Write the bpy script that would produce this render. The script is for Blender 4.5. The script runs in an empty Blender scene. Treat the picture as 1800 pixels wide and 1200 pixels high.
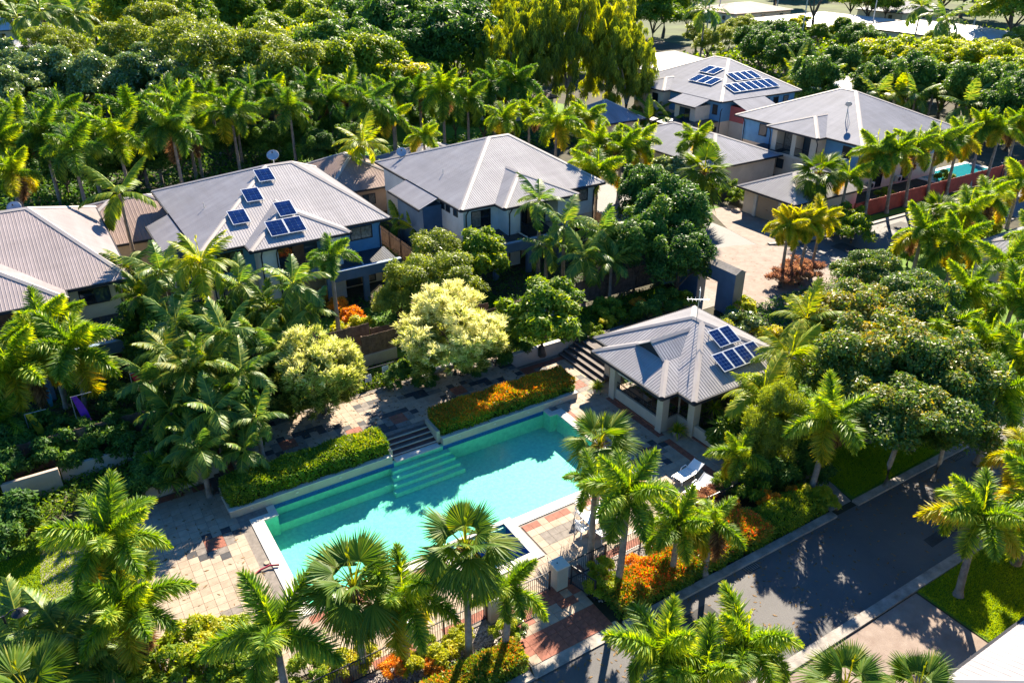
import bpy, math, random
import numpy as np
from mathutils import Vector, Matrix

# ------------------------------------------------------------------ camera, sky, sun, exposure
SC = bpy.context.scene
COL = SC.collection
R = math.radians
CAM_H, CAM_PITCH, CAM_YAW, FOC = 27.0, 28.0, 32.0, 1400.0      # metres, degrees, degrees, pixels at 1800 wide
cd = bpy.data.cameras.new('camera'); cam = bpy.data.objects.new('camera', cd); COL.objects.link(cam)
cam.location = (0, 0, CAM_H); cam.rotation_euler = (R(90 - CAM_PITCH), 0, R(-CAM_YAW))
cd.sensor_width = 36; cd.lens = 36 * FOC / 1800; cd.clip_end = 5000; cd.clip_start = .5
SC.camera = cam
SUN_EL, SUN_DIR = 36.0, (.736, .677)                            # height of the sun; ground direction towards it
w = bpy.data.worlds.new('World'); SC.world = w; w.use_nodes = True
wn = w.node_tree.nodes; bgn = wn['Background']
sky = wn.new('ShaderNodeTexSky'); sky.sky_type = 'NISHITA'; sky.sun_disc = False
sky.sun_elevation = R(SUN_EL); sky.sun_rotation = math.atan2(SUN_DIR[0], SUN_DIR[1])
sky.air_density = 1.0; sky.dust_density = .0; sky.ozone_density = 8.0
hsv = wn.new('ShaderNodeHueSaturation'); hsv.inputs['Saturation'].default_value = 1.15        # saturation raised past the sky model, to turn the shade bluer
w.node_tree.links.new(sky.outputs[0], hsv.inputs['Color']); w.node_tree.links.new(hsv.outputs[0], bgn.inputs[0]); bgn.inputs[1].default_value = .066
sd = bpy.data.lights.new('sun', 'SUN'); sun = bpy.data.objects.new('sun', sd); COL.objects.link(sun)
sd.energy = 5.0; sd.angle = R(.5); sd.color = (1, .875, .69)
_v = Vector((SUN_DIR[0] * math.cos(R(SUN_EL)), SUN_DIR[1] * math.cos(R(SUN_EL)), math.sin(R(SUN_EL))))
sun.rotation_euler = _v.to_track_quat('Z', 'Y').to_euler(); sun.location = (0, 0, 60)
vs = SC.view_settings; vs.view_transform = 'Standard'; vs.look = 'None'; vs.gamma = 1; vs.exposure = 1.9
vs.use_curve_mapping = False
SC.cycles.max_bounces = 6; SC.cycles.diffuse_bounces = 2; SC.cycles.glossy_bounces = 2
SC.cycles.transmission_bounces = 4; SC.cycles.transparent_max_bounces = 8

_ct, _st = math.cos(R(CAM_PITCH)), math.sin(R(CAM_PITCH)); _ca, _sa = math.cos(R(CAM_YAW)), math.sin(R(CAM_YAW))
def at(px, py, z=0.0):
    """a point of the survey photograph (1800 x 1200) -> the place on the level z metres above the ground"""
    u = (px - 900) / FOC; v = (600 - py) / FOC
    dy, dz = _ct + v * _st, -_st + v * _ct
    s = (z - CAM_H) / dz; x, y = u * s, dy * s
    return (x * _ca + y * _sa, -x * _sa + y * _ca, z)

# ------------------------------------------------------------------ materials
MATS = {}
def nt(m): return m.node_tree.nodes, m.node_tree.links
def mat(name, col, rough=.7, var=.15, scale=3.0, bump=0.0, bscale=None, spec=.3, metal=0.0, col2=None, wav=None):
    """a painted / stone / timber surface: base colour broken up by noise at two sizes"""
    if name in MATS: return MATS[name]
    m = bpy.data.materials.new(name); m.use_nodes = True; N, L = nt(m); b = N['Principled BSDF']
    b.inputs['Roughness'].default_value = rough; b.inputs['Metallic'].default_value = metal
    b.inputs['Specular IOR Level'].default_value = spec
    tc = N.new('ShaderNodeTexCoord')
    n1 = N.new('ShaderNodeTexNoise'); n1.inputs['Scale'].default_value = scale; n1.inputs['Detail'].default_value = 6; n1.inputs['Roughness'].default_value = .65
    L.new(tc.outputs['Object'], n1.inputs['Vector'])
    rp = N.new('ShaderNodeValToRGB'); L.new(n1.outputs[0], rp.inputs[0])
    c2 = col2 if col2 else tuple(c * (1 - 2.2 * var) for c in col)
    hi = tuple(min(1, c * (1 + var)) for c in col)
    rp.color_ramp.elements[0].position = .28; rp.color_ramp.elements[0].color = (*[max(0, c) for c in c2], 1)
    rp.color_ramp.elements[1].position = .72; rp.color_ramp.elements[1].color = (*hi, 1)
    L.new(rp.outputs[0], b.inputs['Base Color'])
    if bump:
        n2 = N.new('ShaderNodeTexNoise'); n2.inputs['Scale'].default_value = bscale or scale * 8; n2.inputs['Detail'].default_value = 4
        L.new(tc.outputs['Object'], n2.inputs['Vector'])
        bp = N.new('ShaderNodeBump'); bp.inputs['Strength'].default_value = bump; bp.inputs['Distance'].default_value = .03
        h = n2.outputs[0]
        if wav:                                                 # horizontal boards: a saw-tooth in height
            wv = N.new('ShaderNodeTexWave'); wv.wave_type = 'BANDS'; wv.bands_direction = 'Z'; wv.wave_profile = 'SAW'
            wv.inputs['Scale'].default_value = wav; L.new(tc.outputs['Object'], wv.inputs['Vector']); h = wv.outputs[0]
        L.new(h, bp.inputs['Height']); L.new(bp.outputs[0], b.inputs['Normal'])
    MATS[name] = m; return m
def roofmat(name, col, rough=.66, spec=.12):
    """painted steel sheet: faded bands and run-off streaks that follow the fall of each slope"""
    m = mat(name, col, rough, .10, .22, spec=spec); N, L = nt(m); b = N['Principled BSDF']; src = b.inputs['Base Color'].links[0].from_socket
    tc = N.new('ShaderNodeTexCoord'); ge = N.new('ShaderNodeNewGeometry'); sx = N.new('ShaderNodeSeparateXYZ'); L.new(ge.outputs['True Normal'], sx.inputs[0])
    ab = []
    for o in (0, 1):
        a = N.new('ShaderNodeMath'); a.operation = 'ABSOLUTE'; L.new(sx.outputs[o], a.inputs[0]); ab.append(a)
    gt = N.new('ShaderNodeMath'); gt.operation = 'GREATER_THAN'; L.new(ab[0].outputs[0], gt.inputs[0]); L.new(ab[1].outputs[0], gt.inputs[1])
    ns = []
    for scl in ((1.5, .1, .1), (.1, 1.5, .1)):
        mp = N.new('ShaderNodeMapping'); mp.inputs['Scale'].default_value = scl; L.new(tc.outputs['Object'], mp.inputs[0])
        n = N.new('ShaderNodeTexNoise'); n.inputs['Scale'].default_value = 1.0; n.inputs['Detail'].default_value = 5; n.inputs['Roughness'].default_value = .7; L.new(mp.outputs[0], n.inputs['Vector']); ns.append(n)
    mx = N.new('ShaderNodeMix'); mx.data_type = 'FLOAT'; L.new(gt.outputs[0], mx.inputs[0]); L.new(ns[0].outputs[0], mx.inputs[2]); L.new(ns[1].outputs[0], mx.inputs[3])
    mr = N.new('ShaderNodeMapRange'); mr.inputs['From Min'].default_value = .3; mr.inputs['From Max'].default_value = .7; mr.inputs['To Min'].default_value = .78; mr.inputs['To Max'].default_value = 1.12; L.new(mx.outputs[0], mr.inputs[0])
    mu = N.new('ShaderNodeMix'); mu.data_type = 'RGBA'; mu.blend_type = 'MULTIPLY'; mu.inputs[0].default_value = 1; L.new(src, mu.inputs[6]); L.new(mr.outputs[0], mu.inputs[7]); L.new(mu.outputs[2], b.inputs['Base Color'])
    return m
def leafmat(name, cols, trans=.40, rough=.50, spec=.3, objvar=.25):
    """leaves: three tones mixed leaf by leaf and plant by plant; light passes through the blade"""
    if name in MATS: return MATS[name]
    m = bpy.data.materials.new(name); m.use_nodes = True; N, L = nt(m); b = N['Principled BSDF']; out = N['Material Output']
    at_ = N.new('ShaderNodeAttribute'); at_.attribute_name = 'tone'
    oi = N.new('ShaderNodeObjectInfo')
    ma = N.new('ShaderNodeMath'); ma.operation = 'MULTIPLY_ADD'; ma.inputs[1].default_value = objvar; ma.inputs[2].default_value = -objvar / 2
    L.new(oi.outputs['Random'], ma.inputs[0])
    ad = N.new('ShaderNodeMath'); ad.use_clamp = True; L.new(at_.outputs['Fac'], ad.inputs[0]); L.new(ma.outputs[0], ad.inputs[1])
    rp = N.new('ShaderNodeValToRGB'); L.new(ad.outputs[0], rp.inputs[0]); cr = rp.color_ramp
    cr.elements[0].position = .12; cr.elements[0].color = (*cols[0], 1)
    cr.elements[1].position = .9; cr.elements[1].color = (*cols[-1], 1)
    if len(cols) > 2:
        e = cr.elements.new(.52); e.color = (*cols[1], 1)
    L.new(rp.outputs[0], b.inputs['Base Color']); b.inputs['Roughness'].default_value = rough; b.inputs['Specular IOR Level'].default_value = spec
    tr = N.new('ShaderNodeBsdfTranslucent')
    hs = N.new('ShaderNodeHueSaturation'); hs.inputs['Saturation'].default_value = 1.12; hs.inputs['Value'].default_value = 2.1; hs.inputs['Hue'].default_value = .485
    L.new(rp.outputs[0], hs.inputs['Color']); L.new(hs.outputs[0], tr.inputs[0])
    mx = N.new('ShaderNodeMixShader'); mx.inputs[0].default_value = trans
    L.new(b.outputs[0], mx.inputs[1]); L.new(tr.outputs[0], mx.inputs[2]); L.new(mx.outputs[0], out.inputs[0])
    MATS[name] = m; return m
def glassmat(name, col=(.012, .017, .022)):
    m = mat(name, col, .06, .1, 2, spec=.8); return m

# ------------------------------------------------------------------ mesh helpers
def linkobj(o, parent=None):
    COL.objects.link(o)
    if parent: o.parent = parent
    return o
def np_mesh(name, V, Q, m, tone=None, smooth=False):
    """V (n,3) vertices, Q (k,4) or (k,3) faces"""
    V = np.asarray(V, np.float32); Q = np.asarray(Q, np.int32); k = Q.shape[1]
    me = bpy.data.meshes.new(name); me.vertices.add(len(V)); me.vertices.foreach_set('co', V.ravel())
    me.loops.add(Q.size); me.loops.foreach_set('vertex_index', Q.ravel())
    me.polygons.add(len(Q)); me.polygons.foreach_set('loop_start', np.arange(0, Q.size, k, dtype=np.int32))
    me.polygons.foreach_set('use_smooth', np.full(len(Q), smooth))
    if tone is not None:
        a = me.attributes.new('tone', 'FLOAT', 'POINT'); a.data.foreach_set('value', np.asarray(tone, np.float32))
    me.update(calc_edges=True); me.materials.append(m); return me
class MB:
    """collects boxes, prisms and tubes in world metres; build() links them as ONE mesh object"""
    def __init__(s): s.v = []; s.f = []
    def add(s, vs, fs):
        n = len(s.v); s.v += [tuple(p) for p in vs]; s.f += [tuple(i + n for i in f) for f in fs]; return s
    def box(s, x0, x1, y0, y1, z0, z1):
        x0, x1 = min(x0, x1), max(x0, x1); y0, y1 = min(y0, y1), max(y0, y1)
        return s.add([(x0, y0, z0), (x1, y0, z0), (x1, y1, z0), (x0, y1, z0), (x0, y0, z1), (x1, y0, z1), (x1, y1, z1), (x0, y1, z1)],
                     [(3, 2, 1, 0), (4, 5, 6, 7), (0, 1, 5, 4), (1, 2, 6, 5), (2, 3, 7, 6), (3, 0, 4, 7)])
    def cbox(s, c, h, rz=0.0, tilt=None):
        """box by centre, half sizes, yaw"""
        M = Matrix.Rotation(rz, 3, 'Z')
        if tilt: M = M @ Matrix.Rotation(tilt[0], 3, tilt[1])
        P = [Vector(c) + M @ Vector((sx * h[0], sy * h[1], sz * h[2])) for sz in (-1, 1) for sx, sy in ((-1, -1), (1, -1), (1, 1), (-1, 1))]
        return s.add(P, [(3, 2, 1, 0), (4, 5, 6, 7), (0, 1, 5, 4), (1, 2, 6, 5), (2, 3, 7, 6), (3, 0, 4, 7)])
    def prism(s, poly, z0, z1):
        n = len(poly)
        V = [(x, y, z0) for x, y in poly] + [(x, y, z1) for x, y in poly]
        return s.add(V, [tuple(range(n - 1, -1, -1)), tuple(range(n, 2 * n))] + [(i, (i + 1) % n, n + (i + 1) % n, n + i) for i in range(n)])
    def slab(s, poly3, th):
        """a plane polygon given thickness downwards"""
        n = len(poly3); V = [tuple(p) for p in poly3] + [(p[0], p[1], p[2] - th) for p in poly3]
        return s.add(V, [tuple(range(n)), tuple(range(2 * n - 1, n - 1, -1))] + [(i, n + i, n + (i + 1) % n, (i + 1) % n) for i in range(n)])
    def tube(s, pts, rad, seg=8, cap=True):
        pts = [Vector(p) for p in pts]; rr = rad if isinstance(rad, (list, tuple)) else [rad] * len(pts)
        n0 = len(s.v); V = []; Fs = []
        for i, p in enumerate(pts):
            d = (pts[min(i + 1, len(pts) - 1)] - pts[max(i - 1, 0)]).normalized()
            a = d.cross(Vector((0, 0, 1)))
            a = Vector((1, 0, 0)) if a.length < 1e-3 else a.normalized()
            b = d.cross(a).normalized()
            for k in range(seg):
                t = 2 * math.pi * k / seg; V.append(p + (a * math.cos(t) + b * math.sin(t)) * rr[i])
        for i in range(len(pts) - 1):
            for k in range(seg):
                k2 = (k + 1) % seg; Fs.append((i * seg + k, i * seg + k2, (i + 1) * seg + k2, (i + 1) * seg + k))
        if cap: Fs += [tuple(range(seg)), tuple(range(len(pts) * seg - 1, (len(pts) - 1) * seg - 1, -1))]
        return s.add(V, Fs)
    def build(s, name, m, parent=None, smooth=False, bevel=0.0):
        off = Vector((0, 0, 0)); p = parent
        while p is not None: off += p.location; p = p.parent
        me = bpy.data.meshes.new(name); V = [Vector(v) for v in s.v]
        base = Vector((0, 0, 0))
        if parent is None and V:                                # origin of a lone mesh at its own base
            base = Vector(((min(v.x for v in V) + max(v.x for v in V)) / 2, (min(v.y for v in V) + max(v.y for v in V)) / 2, min(v.z for v in V)))
        me.from_pydata([v - off - base for v in V], [], s.f); me.materials.append(m)
        if smooth: me.polygons.foreach_set('use_smooth', [True] * len(me.polygons))
        me.update(); o = bpy.data.objects.new(name, me); o.location = base; linkobj(o, parent)
        if bevel:
            b = o.modifiers.new('edge', 'BEVEL'); b.width = bevel; b.segments = 1; b.limit_method = 'ANGLE'
        return o
def tag(o, label=None, cat=None, group=None, kind=None):
    if label: o['label'] = label
    if cat: o['category'] = cat
    if group: o['group'] = group
    if kind: o['kind'] = kind
    return o
def empty(name, loc, label=None, cat=None, group=None):
    o = bpy.data.objects.new(name, None); o.location = loc; linkobj(o); o.empty_display_size = .2
    return tag(o, label, cat, group)
def struct(name, mb, m): return tag(mb.build(name, m), kind='structure')
def sheet(name, poly, z, m):
    """a level sheet of ground (road, lawn, paving bed)"""
    b = MB(); b.add([(x, y, z) for x, y in poly], [tuple(range(len(poly)))]); return struct(name, b, m)
def copy_obj(o, parent):
    c = o.copy(); linkobj(c); c.parent = parent; return c
# ------------------------------------------------------------------ ground, roads, lawns
M_soil = mat('soil', (.055, .045, .028), .95, .4, .6, .6, 6, col2=(.022, .026, .012))
M_asph = mat('asphalt', (0.089, 0.085, 0.085), .72, .2, .35, .5, 40, col2=(.07, .068, .07), spec=.4)
M_aggr = mat('aggregate_paving', (.235, .19, .16), .85, .2, 1.2, .5, 30, col2=(.18, .13, .105))
M_conc = mat('concrete_kerb', (0.304, 0.274, 0.243), .8, .25, 1.5, .4, 14)
M_lawn = mat('lawn_turf', (0.102, 0.183, 0.010), .9, .3, .5, .8, 30, col2=(.06, .13, .008))
M_red = mat('red_paver', (.27, .095, .06), .75, .2, 4, .25, 30)
M_cream = mat('cream_paver', (.36, .285, .215), .75, .12, 2.2, .25, 30)
M_cream2 = mat('sandy_paver', (.325, .25, .185), .75, .12, 2.5, .25, 30)
M_dark = mat('charcoal_paver', (.05, .05, .056), .7, .2, 4, .25, 30)
M_grey = mat('grey_paver', (.19, .165, .145), .75, .18, 4, .25, 30)
M_render = mat('cream_render', (0.426, 0.380, 0.312), .8, .07, 1.2, .2, 20)
M_white = mat('white_coping', (0.547, 0.517, 0.456), .6, .07, 2.5, .15, 20)
M_stone = mat('step_stone', (.10, .08, .075), .75, .2, 3, .2, 20)

HX0, HX1, HY0, HY1 = 4.9, 25.3, 22.8, 34.6            # the hole for the pool
g = MB(); B = 3500
g.add([(-B, -B, -.06), (B, -B, -.06), (B, HY0, -.06), (-B, HY0, -.06)], [(0, 1, 2, 3)])
g.add([(-B, HY1, -.06), (B, HY1, -.06), (B, B, -.06), (-B, B, -.06)], [(0, 1, 2, 3)])
g.add([(-B, HY0, -.06), (HX0, HY0, -.06), (HX0, HY1, -.06), (-B, HY1, -.06)], [(0, 1, 2, 3)])
g.add([(HX1, HY0, -.06), (B, HY0, -.06), (B, HY1, -.06), (HX1, HY1, -.06)], [(0, 1, 2, 3)])
struct('ground', g, M_soil)

def ribbon(pts, w0, w1):
    """polygon along a line of points, w0 to its right and w1 to its left"""
    l, r = [], []
    for i, p in enumerate(pts):
        a = Vector(pts[max(i - 1, 0)]); b = Vector(pts[min(i + 1, len(pts) - 1)]); d = (b - a).normalized(); n = Vector((-d.y, d.x))
        l.append(tuple(Vector(p) + n * w1)); r.append(tuple(Vector(p) + n * w0))
    return r + l[::-1]
def kerb(name, pts, wid=.42, h=.085):
    b = MB()
    for i in range(len(pts) - 1):
        b.prism(ribbon([pts[i], pts[i + 1]], -wid / 2, wid / 2), -.06, h if i % 2 else h + .002)
    return struct(name, b, M_conc)
arc = lambda cx, cy, r, a0, a1, n=9: [(cx + r * math.cos(R(a0 + (a1 - a0) * i / (n - 1))), cy + r * math.sin(R(a0 + (a1 - a0) * i / (n - 1)))) for i in range(n)]

# lower road runs past the pool gate, bends away past the corner lawn
c_low = [(-60, 15.75), (0, 15.75), (44, 15.75), (52, 16.8), (60, 19.2), (70, 23.4), (84, 30), (92, 36)]
sheet('road', ribbon(c_low, -2.45, 2.45), -.045, M_asph)
kerb('kerb', [(-60, 18.3), (12.4, 18.3)]); kerb('kerb', [(17.2, 18.3), (30.9, 18.3)]); kerb('kerb', [(32.6, 18.3), (43.6, 18.3), (44.9, 18.75), (46.2, 19.4), (52.9, 20.7), (60, 24.2), (66, 28.4)])
kerb('kerb', [(-60, 13.1), (15.5, 13.1), (44, 13.1), (53, 14.0), (62, 16.6), (75, 22.4), (95, 33)], .5, .06)
# upper road, court and driveway
sheet('road', ribbon([(56, 42), (70, 42), (100, 42.4), (140, 43)], -3.0, 3.0), -.044, M_asph)
sheet('road', [(48, 46.5), (57.5, 46.5), (57.5, 54), (55, 110), (49, 110), (48, 60)], -.043, M_asph)
sheet('road', [(82, 30), (95, 28), (97, 42), (86, 42)], -.041, M_asph)
sheet('court', arc(52.5, 41.4, 7.2, 0, 360, 40)[:-1], -.036, M_aggr)
kerb('kerb', [(57.6, 46.8), (60.5, 45.7), (66, 45.3), (76, 45.2), (95, 45.4), (140, 46)])
kerb('kerb', [(62, 38.6), (72, 38.9), (84, 38.6)])
sheet('driveway', [(56.6, 46.9), (61, 46.4), (63.2, 49.5), (63.2, 57), (60, 57), (57.5, 52)], -.032, M_aggr)
sheet('path', [(34, 39.7), (45.6, 39.7), (45.6, 43), (34, 43)], -.03, M_grey)
sheet('driveway', [(13.5, 12.8), (29.6, 12.8), (29.6, 6), (24.5, 6), (13.5, -4)], -.03, M_aggr)
sheet('driveway', [(30.95, 18.55), (32.6, 18.55), (33.6, 22.5), (31.3, 22.5)], -.03, M_conc)
for nm, poly in (('lawn', [(29.7, 12.82), (60, 15.4), (60, -2), (29.7, -2)]),
                 ('lawn', [(32.7, 18.55), (43.5, 18.6), (45.9, 19.6), (52.6, 20.95), (57, 23), (60, 30), (40, 30), (33.5, 23)]),
                 ('lawn', [(57, 22.9), (66, 28.6), (82, 36), (80, 38.3), (62, 38.3), (57, 31)]),
                 ('lawn', [(-12, 28), (.1, 28), (.3, 35.5), (-1, 38.6), (-12, 40)]),
                 ('lawn', [(60, 45.95), (100, 45.65), (140, 46.2), (140, 46.85), (60, 46.85)]),
                 ('lawn', [(14, 45.3), (30, 45.3), (30, 54), (12, 54)]),
                 ('lawn', [(58, 57), (61.5, 57), (61.5, 64), (57, 64)]),
                 ('lawn', [(28, 92), (62, 96), (80, 104), (72, 125), (30, 116)]),
                 ):
    sheet(nm, poly, -.028, M_lawn)
sheet('far_grass', [(135, 92), (300, 70), (330, 240), (150, 215)], -.028, mat('dry_grass', (.075, .10, .025), .95, .35, .08))
sheet('road', [(20, 268), (80, 262), (110, 330), (30, 345)], -.03, mat('pale_asphalt', (.17, .155, .16), .9, .15, .2))
sheet('kerb_ramp', [(12.4, 18.05), (17.2, 18.05), (17.0, 18.75), (12.6, 18.75)], .012, M_conc)
sheet('garden_path', [(-4.3, 30), (-1.9, 30), (-1.2, 41.0), (-3.6, 41.0)], -.02, M_conc)

# ------------------------------------------------------------------ pool deck, terrace, stairs
T = .46
def inside_pool(x, y): return (5.2 < x < 24.75 and 26.1 < y < 34.5) or (12.5 < x < 16.85 and 23.6 < y < 27)
deck = MB()
for (x0, x1, y0, y1) in ((-.3, 5.6, 23.2, 38.2), (5.601, 12.6, 20.6, 26.4), (12.601, 16.6, 18.6, 23.9), (16.601, 24.6, 20.6, 26.4), (24.601, 30.2, 22.6, 39.7), (5.601, 6.5, 33.6, 34.5), (24.0, 24.6, 33.8, 34.5)):
    deck.box(x0, x1, y0, y1, -.2, 0.0)
deck_o = struct('pool_deck', deck, M_grey)
terr = MB(); terr.prism([(5.15, 36.5), (13.6, 36.5), (13.6, 36.15), (16.75, 36.15), (16.75, 36.5), (24.7, 36.5), (24.7, 41.4), (5.15, 41.4)], -.1, .5)
terr_o = struct('terrace', terr, M_grey)
rng = random.Random(4)
TILE_M = {'c': M_cream, 's': M_cream2, 'd': M_dark, 'r': M_red, 'g': M_grey}
tile_mesh = {}
for k, m in TILE_M.items():
    tb = MB(); tb.box(-T / 2 + .006, T / 2 - .006, -T / 2 + .006, T / 2 - .006, 0, .03); t_ = tb.build('tile', m); tile_mesh[k] = t_.data; bpy.data.objects.remove(t_)
motifs = {}
def motif(x, y):
    i, j = round(x / T), round(y / T)
    for a in (0, 1):
        for b in (0, 1): motifs[(i + a, j + b)] = 'r'
    for a, b in ((-2, 0), (-1, -1), (0, 2), (2, 2), (3, 1), (1, -2)): motifs[(i + a, j + b)] = 'd'
    for a, b in ((-1, 0), (-1, 1), (2, 0), (2, 1), (0, -1), (1, -1)): motifs[(i + a, j + b)] = 'g'
for q in ((365, 968), (700, 740), (805, 690), (620, 762), (1010, 680), (1110, 720), (1145, 800), (930, 650), (500, 800)):
    z = .5 if q[1] < 800 and q[0] < 940 else 0
    p_ = at(*q, z); motif(p_[0], p_[1])
for i in range(5):                                    # dark strips let into the paving
    for b in (0, 1): motifs[(round(17.3 / T) + i, round(24.2 / T) + b)] = 'g'
for q in ((1023, 905), (1012, 925), (600, 1090), (403, 1078), (418, 1070)): p_ = at(*q); motifs[(round(p_[0] / T), round(p_[1] / T))] = 'g'
def tone_of(x, y, red, terrace=False):
    k = (round(x / T), round(y / T))
    if red: return 'r' if rng.random() < .88 else 's'
    if k in motifs: return motifs[k]
    if terrace:                                        # the upper terrace is laid with runs of charcoal and grey
        v = math.sin(k[0] * .83 + 1.3 * math.sin(k[1] * .9)) + math.sin(k[1] * 1.7 + k[0] * .35)
        if v > 1.0: return 'd' if rng.random() < .7 else 'g'
        if v > .35: return 'g' if rng.random() < .7 else 's'
    return 'c' if rng.random() < .62 else 's'
tiles = []
def tile_area(x0, x1, y0, y1, z, owner, red=lambda x, y: False):
    for i in range(math.ceil(x0 / T), math.floor(x1 / T) + 1):
        for j in range(math.ceil(y0 / T), math.floor(y1 / T) + 1):
            x, y = i * T, j * T
            if z < .3 and inside_pool(x, y): continue
            if z > .3 and (13.4 < x < 16.9 and y < 36.4): continue
            tiles.append((x, y, z + .004, tone_of(x, y, red(x, y), z > .3), owner))
tile_area(-.05, 5.0, 23.5, 37.9, 0, deck_o, lambda x, y: x > 4.65 and 26 < y < 33.4 or y > 37.6)
tile_area(5.0, 24.75, 21.9, 26.0, 0, deck_o, lambda x, y: y > 25.65 and (x < 12.4 or x > 16.9) or y < 22.3)
tile_area(24.8, 30.0, 22.9, 39.4, 0, deck_o, lambda x, y: (x < 25.2 and y < 33.4) or y > 39.0 or (x > 27.9 and y < 33.2 and x < 28.3))
tile_area(12.8, 16.6, 18.85, 21.7, 0, deck_o, lambda x, y: not 20.1 < y < 20.7)
tile_area(5.4, 24.5, 36.7, 41.2, .5, terr_o, lambda x, y: x < 5.6)
tiles.sort(key=lambda t: t[0] ** 2 + t[1] ** 2 + (0 if t[2] < .3 else 400))
rest = {}
for n, (x, y, z, k, ow) in enumerate(tiles):
    dz = rng.uniform(-.003, .003)
    if n < 290:
        o = bpy.data.objects.new('tile', tile_mesh[k]); o.location = (x - ow.location.x, y - ow.location.y, z + dz - ow.location.z); linkobj(o, ow)
    else: rest.setdefault((ow.name, k), MB()).box(x - T / 2 + .006, x + T / 2 - .006, y - T / 2 + .006, y + T / 2 - .006, z, z + .03 + dz)
for (own, k), b in rest.items(): tag(b.build('tiles', TILE_M[k], bpy.data.objects[own]), kind='stuff')

# stairs between the two planters: four risers with pale nosings
st_ = empty('pool_stairs', (15.2, 35.3, 0), 'dark paved stairs with pale nosings between the two hedge planters', 'stairs')
for i in range(4):
    y0 = 34.75 + i * .36; z1 = .125 * (i + 1)
    MB().box(13.75, 16.55, y0, 36.2, z1 - .125, z1).build('step', M_stone if i % 2 else mat('plum_tile', (.12, .055, .05), .7, .2, 3), st_)
    MB().box(13.75, 16.55, y0 - .03, y0 + .06, z1 - .03, z1 + .006).build('nosing', M_render, st_)
MB().box(16.55, 16.75, 34.7, 36.25, -.05, .78).build('side_wall', M_render, st_)
MB().box(13.55, 13.75, 34.7, 36.25, -.05, .55).build('side_wall', M_render, st_)
st2 = empty('terrace_steps', (5.3, 37.4, 0), 'short dark steps from the shaded deck corner up to the terrace', 'stairs')
for i in range(3): MB().box(4.4 + i * .3, 5.16, 36.7, 38.1, .165 * i, .165 * (i + 1) - .005).build('step', M_stone, st2)
st3 = empty('pavilion_steps', (29.6, 36.6, 0), 'wide dark steps climbing beside the poolside pavilion', 'stairs')
for i in range(5):
    x0 = 28.6 + i * .42
    MB().box(x0, 34.2, 34.9, 39.6, .17 * i, .17 * (i + 1)).build('step', M_stone, st3)
    MB().box(x0 - .02, x0 + .05, 34.9, 39.6, .17 * (i + 1) - .03, .17 * (i + 1) + .005).build('nosing', mat('step_edge', (.22, .18, .16), .8, .2, 3), st3)

# ------------------------------------------------------------------ planters and low walls
def wall_thing(name, label, poly, z0, z1, m=M_render, cap=None):
    e = empty(name, (sum(p[0] for p in poly) / len(poly), sum(p[1] for p in poly) / len(poly), z0), label, 'wall')
    MB().prism(poly, z0, z1).build('wall', m, e)
    if cap:
        xs = [p[0] for p in poly]; ys = [p[1] for p in poly]
        MB().box(min(xs) - .03, max(xs) + .03, min(ys) - .03, max(ys) + .03, z1 + .002, z1 + cap).build('coping', M_white, e)
    return e
for x0, x1, lab in ((4.6, 13.55, 'long rendered planter beside the stairs holding the green hedge'), (16.75, 26.35, 'long rendered planter beside the stairs holding the orange hedge')):
    e = empty('hedge_planter', ((x0 + x1) / 2, 35.3, 0), lab, 'planter')
    MB().box(x0, x1, 34.32, 34.58, -.15, .42).build('front_wall', M_render, e)
    MB().box(x0 - .02, x1 + .02, 34.30, 34.62, .424, .46).build('coping', M_white, e)
    MB().box(x0, x0 + .16, 34.62, 36.45, -.05, .44).build('side_wall', M_render, e)
    MB().box(x1 - .16, x1, 34.62, 36.45, -.05, .44).build('side_wall', M_render, e)
    MB().box(x0 + .16, x1 - .16, 34.6, 36.45, -.05, .33).build('soil_bed', M_soil, e)
    MB().box(x0, x1, 36.3, 36.5, -.05, .53).build('rear_wall', M_render, e)
    for i in range(int((x1 - x0) / 2.4)): MB().box(x0 + 1 + i * 2.4, x0 + 1.14 + i * 2.4, 34.285, 34.33, .2, .3).build('wall_light', M_white, e)
wall_thing('retaining_wall', 'cream rendered retaining wall below the garden bed beside the pavilion steps', [(24.4, 39.7), (30.6, 39.7), (30.6, 39.95), (24.4, 39.95)], -.1, 1.0, cap=.05)
wall_thing('retaining_wall', 'low rendered wall along the shaded side of the terrace under the pale flowering tree', [(19.6, 41.2), (24.6, 41.2), (24.6, 41.45), (19.6, 41.45)], -.1, .72, cap=.05)
wall_thing('retaining_wall', 'white rendered wall behind the shaded deck corner', [(1.2, 38.1), (5.2, 38.1), (5.2, 38.35), (1.2, 38.35)], -.1, 1.05, cap=.04)
struct('garden_bed', MB().prism([(-8, 38.35), (5.1, 38.35), (5.1, 41.45), (24.6, 41.45), (24.6, 39.95), (34.2, 39.95), (34.2, 41.4), (43, 43.2), (43, 44.2), (-8, 44.2)], -.1, .42), M_soil)
wall_thing('garden_wall', 'pale low rendered wall under the paling fence beside the garden path', [(-4.9, 40.9), (-2.3, 40.9), (-2.3, 41.1), (-4.9, 41.1)], 0, 1.7, mat('warm_render', (.46, .36, .29), .8, .08, 1.5))
wall_thing('garden_wall', 'long pale wall in the shade behind the tall foxtail palm', [(-2.25, 41.5), (3.3, 41.5), (3.3, 41.7), (-2.25, 41.7)], 0, 1.3)

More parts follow.
